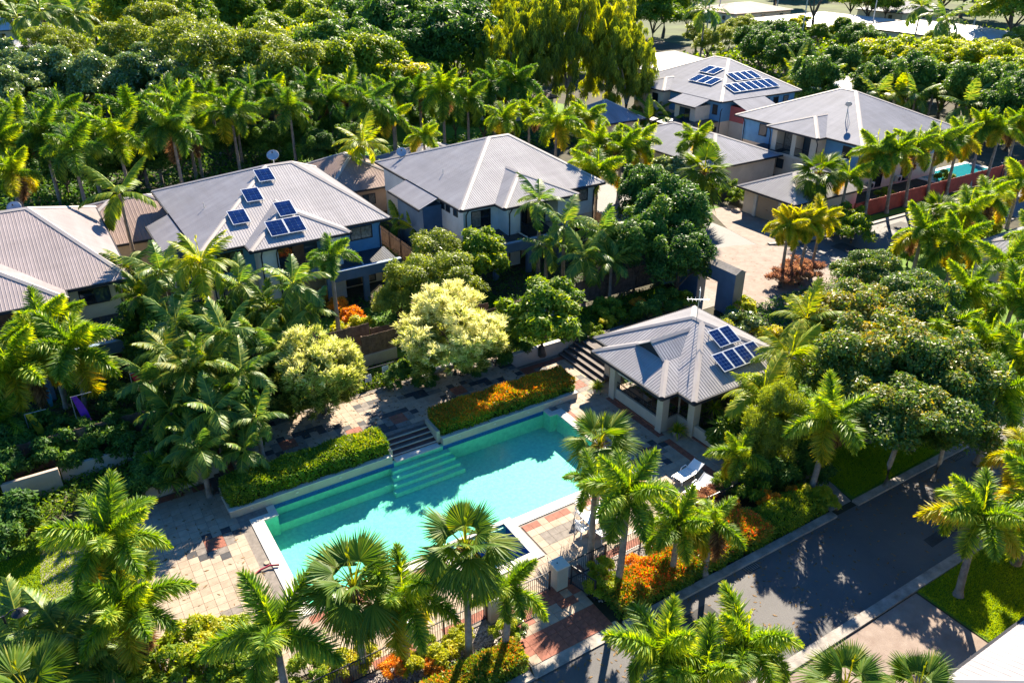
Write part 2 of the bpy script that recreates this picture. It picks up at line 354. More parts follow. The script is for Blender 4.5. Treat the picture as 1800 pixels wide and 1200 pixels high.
# ------------------------------------------------------------------ the pool
def water_material(name, tint, bump=.25, scale=5):
    m = bpy.data.materials.new(name); m.use_nodes = True; N, L = nt(m); N.remove(N['Principled BSDF']); out = N['Material Output']
    tr = N.new('ShaderNodeBsdfTransparent'); tr.inputs[0].default_value = (*tint, 1)
    gl = N.new('ShaderNodeBsdfGlossy'); gl.inputs['Roughness'].default_value = .05
    fr = N.new('ShaderNodeFresnel'); ge = N.new('ShaderNodeNewGeometry'); mr = N.new('ShaderNodeMapRange'); mr.inputs['To Min'].default_value = 1.33; mr.inputs['To Max'].default_value = 1 / 1.33; L.new(ge.outputs['Backfacing'], mr.inputs[0]); L.new(mr.outputs[0], fr.inputs[0])
    tc = N.new('ShaderNodeTexCoord'); mp = N.new('ShaderNodeMapping'); mp.inputs['Scale'].default_value = (1, 1.7, 1); L.new(tc.outputs['Object'], mp.inputs[0])
    n1 = N.new('ShaderNodeTexNoise'); n1.inputs['Scale'].default_value = scale; n1.inputs['Detail'].default_value = 4; L.new(mp.outputs[0], n1.inputs['Vector'])
    bp = N.new('ShaderNodeBump'); bp.inputs['Strength'].default_value = bump; bp.inputs['Distance'].default_value = .08; L.new(n1.outputs[0], bp.inputs['Height'])
    L.new(bp.outputs[0], gl.inputs['Normal']); L.new(bp.outputs[0], fr.inputs['Normal'])
    mx = N.new('ShaderNodeMixShader'); L.new(fr.outputs[0], mx.inputs[0]); L.new(tr.outputs[0], mx.inputs[1]); L.new(gl.outputs[0], mx.inputs[2]); L.new(mx.outputs[0], out.inputs[0])
    MATS[name] = m; return m
M_basin = mat('pool_plaster', (.24, .60, .425), .6, .12, 5, .3, 20, col2=(.17, .48, .345))
M_blue = mat('blue_pool_tile', (.02, .10, .34), .3, .2, 8)
M_water = water_material('pool_water', (.68, .96, .915), .16, 6)
pool = empty('swimming_pool', (15, 30, 0), 'large rectangular turquoise swimming pool between the hedge planters and the fence', 'pool')
PX0, PX1, PY0, PY1 = 5.95, 24.25, 26.7, 34.3
bs = MB(); D_ = -1.25
bs.add([(PX0, PY0, D_), (PX1, PY0, D_), (PX1, PY1, D_), (PX0, PY1, D_)], [(0, 1, 2, 3)])
bs.box(PX0 - .25, PX0, PY0 - .25, PY1 + .25, D_ - .1, -.03); bs.box(PX1, PX1 + .25, PY0 - .25, PY1 + .25, D_ - .1, -.03)
bs.box(PX0, PX1, PY0 - .25, PY0, D_ - .1, -.03); bs.box(PX0, PX1, PY1, PY1 + .25, D_ - .1, -.03)
bs.build('basin', M_basin, pool)
MB().box(PX0, 6.7, 33.35, PY1, D_, -.03).build('corner_block', M_basin, pool)
MB().box(23.75, PX1, 33.6, PY1, D_, -.03).build('corner_block', M_basin, pool)
for x0, x1 in ((6.72, 13.6), (16.7, 23.73)):
    MB().box(x0, x1, 34.285, 34.31, -.30, -.035).build('waterline_tile', M_blue, pool)
MB().box(6.72, 13.3, 33.5, 34.28, D_, -.75).build('ledge', M_basin, pool)
for i in range(4):
    MB().box(13.35 - .12 * i, 17.0 + .12 * i, 34.28 - .36 * (i + 1), 34.28 - .36 * i - .003, D_ + .01, -.3 - .22 * i).build('step', M_basin, pool)
wt = MB(); wt.add([(PX0 + .002, PY0 + .002, -.13), (PX1 - .002, PY0 + .002, -.13), (PX1 - .002, PY1 - .002, -.13), (PX0 + .002, PY1 - .002, -.13)], [(0, 1, 2, 3)])
wt.build('water', M_water, pool)
def cop(x0, x1, y0, y1): return MB().box(x0, x1, y0, y1, -.028, .045).build('coping', M_white, pool, bevel=.012)
cop(5.35, 5.98, 26.12, 33.32); cop(5.35, 6.75, 33.325, 33.75); cop(6.35, 6.75, 33.755, 34.3)
cop(5.99, 12.55, 26.12, 26.73); cop(16.66, 24.8, 26.12, 26.73); cop(24.22, 24.8, 26.735, 33.5); cop(23.7, 24.8, 33.505, 33.9); cop(23.7, 24.1, 33.905, 34.3)
MB().box(13.76, 16.54, 34.25, 34.74, -.03, .03).build('bottom_landing', M_white, pool)
# spa beside it
spa = empty('spa_pool', (14.7, 25.2, 0), 'small square spa with deep blue tiles set into the pool edge', 'spa')
sp = MB(); sx0, sx1, sy0, sy1 = 13.0, 16.15, 24.15, 26.62
sp.add([(sx0, sy0, -.95), (sx1, sy0, -.95), (sx1, sy1, -.95), (sx0, sy1, -.95)], [(0, 1, 2, 3)])
for q in ((sx0 - .2, sx0, sy0 - .2, sy1 + .2), (sx1, sx1 + .2, sy0 - .2, sy1 + .2), (sx0, sx1, sy0 - .2, sy0), (sx0, sx1, sy1, sy1 + .2)): sp.box(*q, -1.05, .03)
sp.build('basin', M_blue, spa)
for q in ((sx0, sx0 + .45, sy0, sy1), (sx1 - .45, sx1, sy0, sy1), (sx0 + .452, sx1 - .452, sy1 - .45, sy1)): MB().box(*q, -.949, -.5).build('bench', M_blue, spa)
ws = MB(); ws.add([(sx0 + .002, sy0 + .002, -.06), (sx1 - .002, sy0 + .002, -.06), (sx1 - .002, sy1 - .002, -.06), (sx0 + .002, sy1 - .002, -.06)], [(0, 1, 2, 3)]); ws.build('water', M_water, spa)
for q in ((sx0 - .5, sx0 + .02, sy0 - .5, sy1 + .25), (sx1 - .02, sx1 + .5, sy0 - .5, sy1 + .25), (sx0 + .021, sx1 - .021, sy0 - .5, sy0 + .02), (sx0 + .021, sx1 - .021, sy1 - .02, sy1 + .25)):
    MB().box(*q, .032, .085).build('coping', M_white, spa, bevel=.012)

# wear on the road: tar patches, drains, litter washed to the kerb
M_tar = mat('tar_patch', (.045, .045, .047), .8, .25, 1.5, .4, 30)
for x0, x1, y0, y1 in ((19.5, 21.2, 16.2, 17.4), (33, 36.5, 14.2, 14.8), (8, 8.7, 13.6, 18), (62, 64, 40, 43.5), (71, 74, 43, 44.2)):
    sheet('road_patch', [(x0, y0), (x1, y0 + .1), (x1 - .1, y1), (x0 + .1, y1 - .05)], -.039, M_tar)
for x, y in ((24.5, 17.9), (41, 17.9), (78, 44.6)):
    e = empty('drain_grate', (x, y, -.04), 'dark iron drain grate set in the gutter of the road', 'drain', 'gutter drains')
    MB().box(x - .45, x + .45, y - .22, y + .22, -.044, -.034).build('frame', M_tar, e)
    for i in range(7): MB().box(x - .4 + i * .125, x - .34 + i * .125, y - .18, y + .18, -.034, -.028).build('bar', M_grey, e)
def litter(label, n, regions, seed, z, col=(.22, .13, .05), size=.09):
    r = np.random.default_rng(seed); A = np.array([(b - a) * (d - c) for a, b, c, d in regions]); ix = r.choice(len(regions), n, p=A / A.sum()); rg = np.array(regions)[ix]; u = r.random((n, 2)); u[:, 1] = u[:, 1] ** 1.6
    c = np.stack([rg[:, 0] + (rg[:, 1] - rg[:, 0]) * u[:, 0], rg[:, 3] - (rg[:, 3] - rg[:, 2]) * u[:, 1], np.full(n, z)], 1); a = r.uniform(0, 6.28, n); L1 = size * r.uniform(.5, 1.6, n)
    d = np.stack([np.cos(a), np.sin(a), r.uniform(-.15, .15, n)], 1) * L1[:, None]; q = np.stack([-np.sin(a), np.cos(a), r.uniform(-.2, .2, n)], 1) * (L1 * .35)[:, None]
    V = np.stack([c - d, c + q, c + d, c - q], 1).reshape(-1, 3); V[:, 2] = np.maximum(V[:, 2], z + .002) ; o = bpy.data.objects.new('leaf_litter', np_mesh('leaf_litter', V, np.arange(4 * n).reshape(-1, 4), mat('fallen_leaf_%d' % seed, col, .8, .5, 8)))
    linkobj(o); return tag(o, label, 'leaf litter', None, 'stuff')
litter('brown fallen leaves blown along the kerb of the lower road', 900, [(0, 44, 13.4, 18.0)], 1, -.035); litter('fallen leaves scattered over the terrace paving', 500, [(5.5, 24.4, 36.8, 41)], 2, .54)
litter('fallen leaves scattered over the pool deck', 260, [(0, 5, 28, 38), (25.5, 28, 24, 39)], 3, .038); litter('fallen leaves on the paved court and upper road', 500, [(46, 60, 36, 47), (60, 90, 39, 45)], 4, -.028)
# ------------------------------------------------------------------ roofs and houses
M_roofC = roofmat('warm_grey_roof', (0.345, 0.332, 0.34), .7, .08)
M_roofB = roofmat('pale_steel_roof', (0.37, 0.35, 0.355), .7, .08)
M_roofA = roofmat('mauve_steel_roof', (0.31, 0.265, 0.265), .7, .08)
M_roofD = roofmat('blue_grey_roof', (0.255, 0.26, 0.295), .7, .08)
M_roofT = roofmat('tan_roof', (0.29, 0.215, 0.19), .7, .08)
M_cap = mat('ridge_metal', (0.370, 0.333, 0.311), .6, .06, 1, spec=.25)
M_whiteroof = mat('white_steel_roof', (0.440, 0.424, 0.416), .5, .08, .3, spec=.4)
M_darkroof = mat('charcoal_roof', (.03, .035, .045), .4, .2, 1, spec=.5)
M_fascia = mat('dark_gutter', (.035, .037, .045), .8, .15, 2, spec=.15)
M_blueboard = mat('blue_weatherboard', (.11, .29, .50), .6, .08, 1, .8, wav=2.6)
M_paleboard = mat('pale_weatherboard', (.64, .68, .70), .6, .07, 1, .8, wav=2.6)
M_slateblue = mat('slate_blue_render', (.075, .135, .225), .7, .1, 1, .2, 20)
M_creamw = mat('cream_wall', (.60, .51, .40), .75, .07, .8, .2, 16)
M_redboard = mat('red_weatherboard', (.50, .13, .12), .6, .08, 1, .8, wav=2.6)
M_glass = glassmat('window_glass')
M_frame = mat('dark_frame', (.02, .022, .028), .4, .1, 2)
M_solar = mat('solar_cell', (.006, .018, .085), .07, .25, 1.5, spec=.25)
M_solarw = mat('panel_frame', (.62, .64, .66), .35, .05, 2, metal=.3)
M_curtain = mat('curtain', (.45, .40, .33), .9, .12, 4)
M_wood = mat('brown_timber', (.16, .085, .05), .7, .3, 2, .3, 12)
M_steel = mat('galvanised', (.45, .46, .47), .4, .1, 3, metal=.6)

def hip(x0, x1, y0, y1, z, ra, rb, along='x'):
    """front, right, back, left faces of a hip roof with ridge ra-rb"""
    a, b, c, d = (x0, y0, z), (x1, y0, z), (x1, y1, z), (x0, y1, z)
    if along == 'x': return [[a, b, rb, ra], [b, c, rb], [c, d, ra, rb], [d, a, ra]]
    return [[a, b, ra], [b, c, rb, ra], [c, d, rb], [d, a, ra, rb]]
def add_ribs(mb, poly, step):
    P = [Vector(p) for p in poly]; n = (P[1] - P[0]).cross(P[2] - P[0]).normalized()
    if n.z < 0: n = -n
    h = Vector((0, 0, 1)).cross(n)
    if h.length < 1e-4: h = Vector((1, 0, 0))
    h.normalize(); u = n.cross(h)
    S = [(p.dot(h), p.dot(u)) for p in P]; base = P[0] - h * S[0][0] - u * S[0][1]
    s = min(q[0] for q in S) + step / 2; smax = max(q[0] for q in S)
    while s < smax:
        ts = []
        for i in range(len(S)):
            (s0, t0), (s1, t1) = S[i], S[(i + 1) % len(S)]
            if (s0 <= s) != (s1 <= s): ts.append(t0 + (s - s0) / (s1 - s0) * (t1 - t0))
        ts.sort()
        for a, b in zip(ts[::2], ts[1::2]):
            f = lambda ss, t, k: base + h * ss + u * t + n * k
            wd = step * .17
            mb.add([f(s - wd, a, 0), f(s, a, .02), f(s + wd, a, 0), f(s - wd, b, 0), f(s, b, .02), f(s + wd, b, 0)], [(0, 1, 4, 3), (1, 2, 5, 4)])
        s += step
def roof(parent, faces, m, step=.21, th=.05, caps=True, name='roof', eave_z=None, cw=.21, gut=True):
    """one roof of plane faces > ribs, ridge caps along shared edges, gutters along the eaves"""
    b = MB()
    for f in faces: b.slab(f, th)
    ro = b.build(name, m, parent)
    if step:
        rb = MB()
        for f in faces: add_ribs(rb, f, step)
        tag(rb.build('ribs', m, ro), kind='stuff')
    edges = {}
    for f in faces:
        P = [Vector(p) for p in f]; n = (P[1] - P[0]).cross(P[2] - P[0]).normalized()
        if n.z < 0: n = -n
        c = sum(P, Vector()) / len(P)
        for i in range(len(P)):
            a, q = P[i], P[(i + 1) % len(P)]; k = tuple(sorted((tuple(round(t, 2) for t in a), tuple(round(t, 2) for t in q))))
            edges.setdefault(k, []).append((a, q, n, c))
    zmin = min(p[2] for f in faces for p in f)
    for k, es in edges.items():
        if len(es) == 2 and caps:
            cb = MB(); a, q, n1, c1 = es[0]; n2, c2 = es[1][2], es[1][3]; d = (q - a).normalized()
            i1 = n1.cross(d); i1 = i1 if (c1 - a).dot(i1) > 0 else -i1
            i2 = n2.cross(d); i2 = i2 if (c2 - a).dot(i2) > 0 else -i2
            if i1.z > .02 and i2.z > .02: continue                # a valley
            up = (n1 + n2).normalized() * .085
            V = [a + i1 * cw + n1 * .045, a + up, a + i2 * cw + n2 * .045, q + i1 * cw + n1 * .045, q + up, q + i2 * cw + n2 * .045]
            cb.add(V, [(0, 1, 4, 3), (1, 2, 5, 4)]); cb.build('ridge_cap', M_cap, ro)
        elif len(es) == 1 and gut:
            a, q, n, c = es[0]
            if abs(a.z - q.z) < .01 and (a - q).length > .5 and (eave_z is None or abs(a.z - eave_z) < .02):
                o = Vector((n.x, n.y, 0)).normalized()
                gb = MB(); dv = (q - a).normalized(); mid = (a + q) / 2 + o * .055 + Vector((0, 0, -.10))
                gb.cbox(mid, ((q - a).length / 2 + .06, .055, .095), math.atan2(dv.y, dv.x)); gb.build('gutter', M_fascia, ro)
    return ro
def wing(z, w0, e0, e1, y0, zm, yb, axis='y', tail=0.0):
    """hipped wing: eave line at w0 between e0 and e1, joining the main eave at y0; apex height zm, ridge runs back to yb. axis y: faces -y, x: faces -x"""
    c = (e0 + e1) / 2; run = (e1 - e0) / 2
    pts = dict(a=(e0, w0, z), b=(e1, w0, z), A=(c, w0 + run, zm), B=(c, yb, zm), va=(e0, y0 + tail, z), vb=(e1, y0 + tail, z))
    if axis == 'x': pts = {k: (p[1], p[0], p[2]) for k, p in pts.items()}
    p = pts; return [[p['a'], p['b'], p['A']], [p['b'], p['vb'], p['B'], p['A']], [p['va'], p['a'], p['A'], p['B']]]
PANES = [M_glass, M_glass, glassmat('tinted_glass', (.03, .055, .075)), mat('curtained_glass', (.20, .19, .17), .15, .3, 5, spec=.6)]
grng = random.Random(3)
def opening(parent, axis, pos, a0, a1, z0, z1, out, panes=2, kind='window', fm=M_frame, glass=M_glass):
    """window or glazed door on a wall plane; axis 'x': plane x=pos, running in y; out is the outward sign"""
    e0, e1 = sorted((pos - .03 * out, pos + .07 * out))
    def bx(b, u0, u1, w0, w1, d0, d1):
        d0, d1 = sorted((pos + d0 * out, pos + d1 * out))
        return b.box(d0, d1, u0, u1, w0, w1) if axis == 'x' else b.box(u0, u1, d0, d1, w0, w1)
    b = MB(); t = .07
    bx(b, a0, a1, z1 - t, z1, -.03, .07); bx(b, a0, a1, z0, z0 + t, -.03, .09); bx(b, a0, a0 + t, z0 + t, z1 - t, -.03, .07); bx(b, a1 - t, a1, z0 + t, z1 - t, -.03, .07)
    fr = b.build(kind, fm, parent)
    wpan = (a1 - a0 - 2 * t) / panes
    for i in range(panes):
        g0 = a0 + t + i * wpan
        p = MB(); bx(p, g0, g0 + wpan - (.045 if i < panes - 1 else 0), z0 + t, z1 - t, .006, .028 if i % 2 else .04); p.build('pane', grng.choice(PANES), fr)
        if i < panes - 1: q = MB(); bx(q, g0 + wpan - .045, g0 + wpan, z0 + t, z1 - t, -.03, .062); q.build('mullion', fm, fr)
    return fr
def pipe(parent, pts, r=.055): return MB().tube(pts, r, 8).build('downpipe', M_fascia, parent)
def railing(parent, p0, p1, z0, z1, m=M_frame, gap=.12, name='railing'):
    b = MB(); a = Vector((p0[0], p0[1], 0)); c = Vector((p1[0], p1[1], 0)); d = c - a; L_ = d.length; d.normalize(); yaw = math.atan2(d.y, d.x); mid = (a + c) / 2
    for z in (z1, z0 + .08): b.cbox((mid.x, mid.y, z), (L_ / 2, .022, .022), yaw)
    n = max(2, int(L_ / gap))
    for i in range(n + 1):
        p = a + d * (L_ * i / n); b.cbox((p.x, p.y, (z0 + z1) / 2), (.009, .009, (z1 - z0) / 2), yaw)
    return b.build(name, m, parent)
def dish(loc, label, r=.42, yaw=0.0, tilt=50, mast=.5):
    e = empty('satellite_dish', loc, label, 'dish'); V = []; Fs = []
    for i in range(7):
        rr = r * i / 6
        for k in range(20):
            a = 2 * math.pi * k / 20; V.append(Vector((rr * math.cos(a), rr * math.sin(a), .28 * rr * rr / r)))
    for i in range(6):
        for k in range(20): Fs.append((i * 20 + k, i * 20 + (k + 1) % 20, (i + 1) * 20 + (k + 1) % 20, (i + 1) * 20 + k))
    M = Matrix.Rotation(yaw, 3, 'Z') @ Matrix.Rotation(R(tilt), 3, 'Y'); c = Vector((0, 0, mast))
    b = MB(); b.add([M @ v + c + Vector(loc) for v in V], Fs); o = b.build('reflector', M_steel, e, smooth=True)
    so = o.modifiers.new('thickness', 'SOLIDIFY'); so.thickness = .02
    MB().tube([loc, (loc[0], loc[1], loc[2] + mast)], .045, 8).build('mast', M_steel, e)
    for a_ in ((.7, .2), (-.2, -.7)):
        if mast > 1: MB().tube([(loc[0], loc[1], loc[2] + mast * .75), (loc[0] + a_[0], loc[1] + a_[1], loc[2] + .02)], .025, 6).build('strut', M_steel, e)
    f = M @ Vector((0, 0, r * 1.05)) + c + Vector(loc); rim = M @ Vector((0, -r * .9, .2 * r)) + c + Vector(loc)
    MB().tube([rim, f], .015, 6).build('feed_arm', M_steel, e); MB().cbox(f, (.05, .05, .07)).build('receiver', M_frame, e)
    return e
def plane_z(face):
    P = [Vector(p) for p in face]; n = (P[1] - P[0]).cross(P[2] - P[0]).normalized()
    return lambda x, y: P[0].z - (n.x * (x - P[0].x) + n.y * (y - P[0].y)) / n.z, (n if n.z > 0 else -n)
def solar(face, cx, cy, nx, ny, label, w_=1.0, l_=1.62, extra=0.0, yaw=None, grp=None, lift=.14):
    """one rack of panels on a roof face: columns across the slope, rows up it"""
    zf, n = plane_z(face); h = Vector((0, 0, 1)).cross(n).normalized(); u = n.cross(h)
    if extra: q = Matrix.Rotation(extra, 3, h); n = q @ n; u = q @ u
    c0 = Vector((cx, cy, zf(cx, cy))) + n * (lift + abs(math.sin(extra)) * l_ * ny / 2)
    e = empty('solar_array', c0, label, 'solar panels', grp)
    for i in range(nx):
        for j in range(ny):
            c = c0 + h * ((i - (nx - 1) / 2) * (w_ + .03)) + u * ((j - (ny - 1) / 2) * (l_ + .03))
            q = lambda a, b_, k: c + h * a + u * b_ + n * k
            fb = MB(); W, L2 = w_ / 2, l_ / 2
            fb.add([q(-W, -L2, 0), q(W, -L2, 0), q(W, L2, 0), q(-W, L2, 0), q(-W, -L2, .045), q(W, -L2, .045), q(W, L2, .045), q(-W, L2, .045)],
                   [(3, 2, 1, 0), (4, 5, 6, 7), (0, 1, 5, 4), (1, 2, 6, 5), (2, 3, 7, 6), (3, 0, 4, 7)])
            po = fb.build('panel', M_solarw, e)
            cb = MB(); gx, gy = 3, 5
            for a in range(gx):
                for b_ in range(gy):
                    x0 = -W + .045 + a * (w_ - .09) / gx; x1 = x0 + (w_ - .09) / gx - .012; y0 = -L2 + .045 + b_ * (l_ - .09) / gy; y1 = y0 + (l_ - .09) / gy - .012
                    cb.add([q(x0, y0, .051), q(x1, y0, .051), q(x1, y1, .051), q(x0, y1, .051)], [(0, 1, 2, 3)])
            cb.build('cells', M_solar, po)
    for s in (-1, 1):
        a = c0 + h * (s * nx * w_ * .38) - u * (ny * l_ * .5); b2 = c0 + h * (s * nx * w_ * .38) + u * (ny * l_ * .5)
        rb = MB(); rb.tube([a - n * .03, b2 - n * .03], .025, 6); za = zf(b2.x, b2.y); rb.tube([b2 - n * .03, (b2.x, b2.y, za - .02)], .025, 6)
        za = zf(a.x, a.y); rb.tube([a - n * .03, (a.x, a.y, za - .02)], .025, 6); rb.build('rail', M_steel, e)
    return e

def terrace_house(ox, oy, label, rm, wallA, wallB, portal, detail=True):
    """the two-storey house type facing the pool: hip roof, hipped front wing, balcony, rendered portal"""
    X = lambda x: x + ox
    Y = lambda y: y + oy
    h = empty('house', (X(37.5), Y(65), 0), label, 'house')
    ze, zr = 5.6, 8.75
    main = hip(X(30), X(45), Y(56), Y(73.6), ze, (X(38.0), Y(65), zr), (X(40.2), Y(65), zr))
    L_ = main[3]; zf, _ = plane_z(L_)
    ext = [(X(28.1), Y(66.4), zf(X(28.1), Y(66))), (X(28.1), Y(60), zf(X(28.1), Y(60))), (X(30), Y(60), ze), (X(30), Y(66.4), ze)]
    wg = wing(ze, Y(54.5), X(33.3), X(41.0), Y(56), 7.15, Y(60.45))
    roof(h, main + [ext], rm); roof(h, wg, rm, name='wing_roof', gut=True)
    MB().box(X(33.36), X(40.94), Y(54.56), Y(57), ze - .11, ze - .06).build('soffit', M_creamw, h)
    MB().box(X(30.1), X(44.9), Y(56.1), Y(73.5), ze - .11, ze - .06).build('soffit', M_creamw, h)
    # walls, storey by storey
    MB().box(X(30.6), X(44.3), Y(56.7), Y(73), 0, 2.75).build('ground_floor_wall', M_creamw, h)
    MB().box(X(30.55), X(44.35), Y(56.65), Y(73), 2.752, ze - .1).build('upper_wall', wallA, h)
    MB().box(X(28.7), X(30.56), Y(60.6), Y(65.9), 0, 4.75).build('side_bay', M_slateblue if wallA is not M_creamw else M_blueboard, h)
    MB().box(X(34.0), X(35.4), Y(55.1), Y(56.66), 0, ze - .1).build('wing_pier', M_paleboard, h)
    MB().box(X(39.2), X(40.4), Y(55.1), Y(56.66), 0, ze - .1).build('wing_pier', wallB, h)
    MB().box(X(35.4), X(39.2), Y(55.35), Y(56.66), 2.5, 2.8).build('balcony_floor', M_creamw, h)
    MB().box(X(35.45), X(39.15), Y(54.1), Y(55.34), 2.6, 2.78).build('balcony_floor', M_white, h)
    railing(h, (X(35.5), Y(54.15)), (X(39.1), Y(54.15)), 2.8, 3.75); railing(h, (X(35.5), Y(54.15)), (X(35.5), Y(55.3)), 2.8, 3.75); railing(h, (X(39.1), Y(54.15)), (X(39.1), Y(55.3)), 2.8, 3.75)
    opening(h, 'y', Y(56.65), X(35.6), X(38.9), 2.82, 5.0, -1, 3, 'balcony_door')
    MB().box(X(36.9), X(37.8), Y(56.52), Y(56.60), 2.9, 4.9).build('curtain', M_wood, h)
    opening(h, 'y', Y(56.65), X(31.3), X(33.2), 3.5, 5.05, -1, 2)
    opening(h, 'y', Y(56.65), X(41.7), X(43.6), 4.0, 5.1, -1, 2)
    for y in (57.6, 59.0, 60.0): opening(h, 'x', X(30.55), Y(y), Y(y + .75), 4.4, 5.15, -1, 1)
    opening(h, 'x', X(30.6), Y(60.0), Y(60.6), .9, 1.9, -1, 1)
    opening(h, 'x', X(44.35), Y(58.5), Y(60.3), 3.6, 5.0, 1, 2); opening(h, 'x', X(44.35), Y(64), Y(66), 3.6, 5.0, 1, 2)
    opening(h, 'y', Y(56.7), X(31.3), X(33.0), .15, 2.2, -1, 2, 'patio_door'); opening(h, 'y', Y(56.7), X(41), X(43.6), .15, 2.2, -1, 2, 'patio_door')
    for q in ((30.75, 56.5), (34.1, 54.95), (35.25, 54.95), (44.2, 56.5)): pipe(h, [(X(q[0]), Y(q[1]) - .5, ze - .15), (X(q[0]), Y(q[1]), ze - .75), (X(q[0]), Y(q[1]), .1)])
    # lower patio roof on a rendered portal
    if portal:
        x0, x1, yf = portal
        MB().slab([(X(x0) + .1, Y(yf) + .1, 2.75), (X(x1) - .1, Y(yf) + .1, 2.75), (X(x1) - .1, Y(56.6), 3.0), (X(x0) + .1, Y(56.6), 3.0)], .08).build('patio_roof', M_darkroof, h)
        rb = MB(); add_ribs(rb, [(X(x0) + .1, Y(yf) + .1, 2.75), (X(x1) - .1, Y(yf) + .1, 2.75), (X(x1) - .1, Y(56.6), 3.0), (X(x0) + .1, Y(56.6), 3.0)], .2); tag(rb.build('patio_roof_ribs', M_darkroof, h), kind='stuff')
        MB().box(X(x0), X(x1), Y(yf) - .16, Y(yf) + .14, 2.2, 2.98).build('portal_beam', M_slateblue, h)
        MB().box(X(x0) - .03, X(x1) + .03, Y(yf) - .19, Y(yf) + .17, 2.982, 3.03).build('portal_cap', mat('blue_cap', (.22, .30, .40), .6, .1, 2), h)
        for xx in (x0, (x0 + x1) / 2 - .2, x1 - .45): MB().box(X(xx), X(xx) + .45, Y(yf) - .158, Y(yf) + .138, 0, 2.2).build('portal_pier', M_slateblue, h)
        MB().box(X((x0 + x1) / 2), X((x0 + x1) / 2) + .06, Y(yf) + .2, Y(56.5), 3.02, 3.12).build('roof_flashing', M_white, h)
    pv = (X(32.3), Y(63.5)); z = zf(*pv)
    MB().tube([(pv[0], pv[1], z - .05), (pv[0], pv[1], z + .45)], .035, 8).build('vent_pipe', M_white, h)
    return h, main, wg
hC, mainC, wgC = terrace_house(0, 0, 'pale blue two-storey house with warm grey hip roof and no solar panels', M_roofC, M_paleboard, M_paleboard, (31.4, 38.4, 53.2))
hB, mainB, wgB = terrace_house(-20.7, 1.5, 'blue two-storey house with six solar panels on its pale roof', M_roofB, M_blueboard, M_paleboard, (38.4, 44.6, 53.6))
hA, mainA, wgA = terrace_house(-40.6, -.4, 'two-storey house with mauve ribbed roof beside the big-leaved palm', M_roofA, M_creamw, M_slateblue, (38.4, 44.6, 52.3))
def on_plane(face, px, py):
    """where the line of sight through a photo point meets a roof face"""
    a = Vector((0, 0, CAM_H)); d = (Vector(at(px, py, 0)) - a); P = [Vector(p) for p in face]; n = (P[1] - P[0]).cross(P[2] - P[0])
    t = (P[0] - a).dot(n) / d.dot(n); return a + d * t
b_ = lambda x, y: (260 + x / 4, 260 + y / 4)
d_ = lambda x, y: (1300 + x / 5, 140 + y / 5)
e_ = lambda x, y: (1120 + x / 5, 80 + y / 5)
for k, (q, lab) in enumerate((((820, 205), 'single blue solar panel highest up beside the roof ridge of the six-panel house'), ((735, 345), 'single blue solar panel midway between two other single panels on one slope'),
                              ((640, 500), 'single blue solar panel lowest of the three singles, near the eave'))):
    p = on_plane(mainB[0], *b_(*q)); solar(mainB[0], p.x, p.y, 1, 1, lab, 1.35, 1.75, lift=.2)
p = on_plane(wgB[0], *b_(965, 440)); solar(wgB[0], p.x, p.y, 1, 1, 'violet-blue solar panel mounted just above a joined pair on the front wing roof', 1.35, 1.75, lift=.2)
p = on_plane(wgB[0], *b_(970, 565)); solar(wgB[0], p.x, p.y, 2, 1, 'joined pair of blue solar panels low on the front wing roof', 1.35, 1.75, lift=.2)

# house with the red side fence -------------------------------------------------------
hD = empty('house', (84, 60, 0), 'blue and cream two-storey house behind the red fence, dish on its roof', 'house')
mainD = hip(76.2, 93, 51.7, 70, 5.6, (86.6, 61.2, 8.75), (86.6, 63.3, 8.75), 'y')
wgD = wing(5.6, 74.9, 56.5, 63.8, 76.2, 6.95, 80.7, 'x')
roof(hD, mainD, M_roofD); roof(hD, wgD, M_roofD, name='wing_roof')
MB().box(76.3, 92.9, 51.8, 69.9, 5.48, 5.53).build('soffit', M_creamw, hD); MB().box(75, 77, 56.6, 63.7, 5.48, 5.53).build('soffit', M_creamw, hD)
MB().box(77, 92.2, 52.4, 69.2, 0, 2.75).build('ground_floor_wall', M_creamw, hD)
MB().box(76.95, 92.25, 52.35, 69.2, 2.752, 5.5).build('upper_wall', M_blueboard, hD)
MB().box(75.6, 76.96, 56.9, 57.9, 0, 5.5).build('wing_pier', M_creamw, hD); MB().box(75.6, 76.96, 59.9, 60.5, 0, 5.5).build('wing_pier', M_creamw, hD); MB().box(75.6, 76.96, 62.7, 63.4, 0, 5.5).build('wing_pier', M_creamw, hD)
MB().box(75.5, 76.94, 57.9, 62.7, 2.5, 2.8).build('balcony_floor', M_creamw, hD); MB().box(75.65, 76.94, 57.92, 62.68, 0, 2.48).build('bay_wall', M_creamw, hD)
for a, c in ((57.95, 59.85), (60.55, 62.65)):
    opening(hD, 'x', 76.95, a, c, 2.82, 5.1, -1, 2, 'balcony_door'); railing(hD, (75.62, a), (75.62, c), 2.8, 3.75)
opening(hD, 'x', 76.95, 65.4, 66.6, 3.7, 5.1, -1, 1); opening(hD, 'x', 76.95, 53.4, 54.6, 3.7, 5.0, -1, 1); opening(hD, 'x', 75.65, 61.2, 62.2, 1.0, 2.1, -1, 1)
opening(hD, 'y', 52.35, 79, 80.6, 3.6, 5.0, -1, 2); opening(hD, 'y', 52.4, 80.2, 81.8, .2, 2.3, -1, 2, 'patio_door'); opening(hD, 'y', 52.4, 85.2, 87.2, .2, 2.3, -1, 2, 'patio_door'); opening(hD, 'y', 52.35, 86, 88, 3.6, 5.0, -1, 2)
for q in ((76.9, 52.3), (75.5, 56.8), (75.5, 63.5), (76.9, 68.9)): pipe(hD, [(q[0] - .45, q[1], 5.45), (q[0] - .1, q[1], 4.8), (q[0] - .1, q[1], .1)])
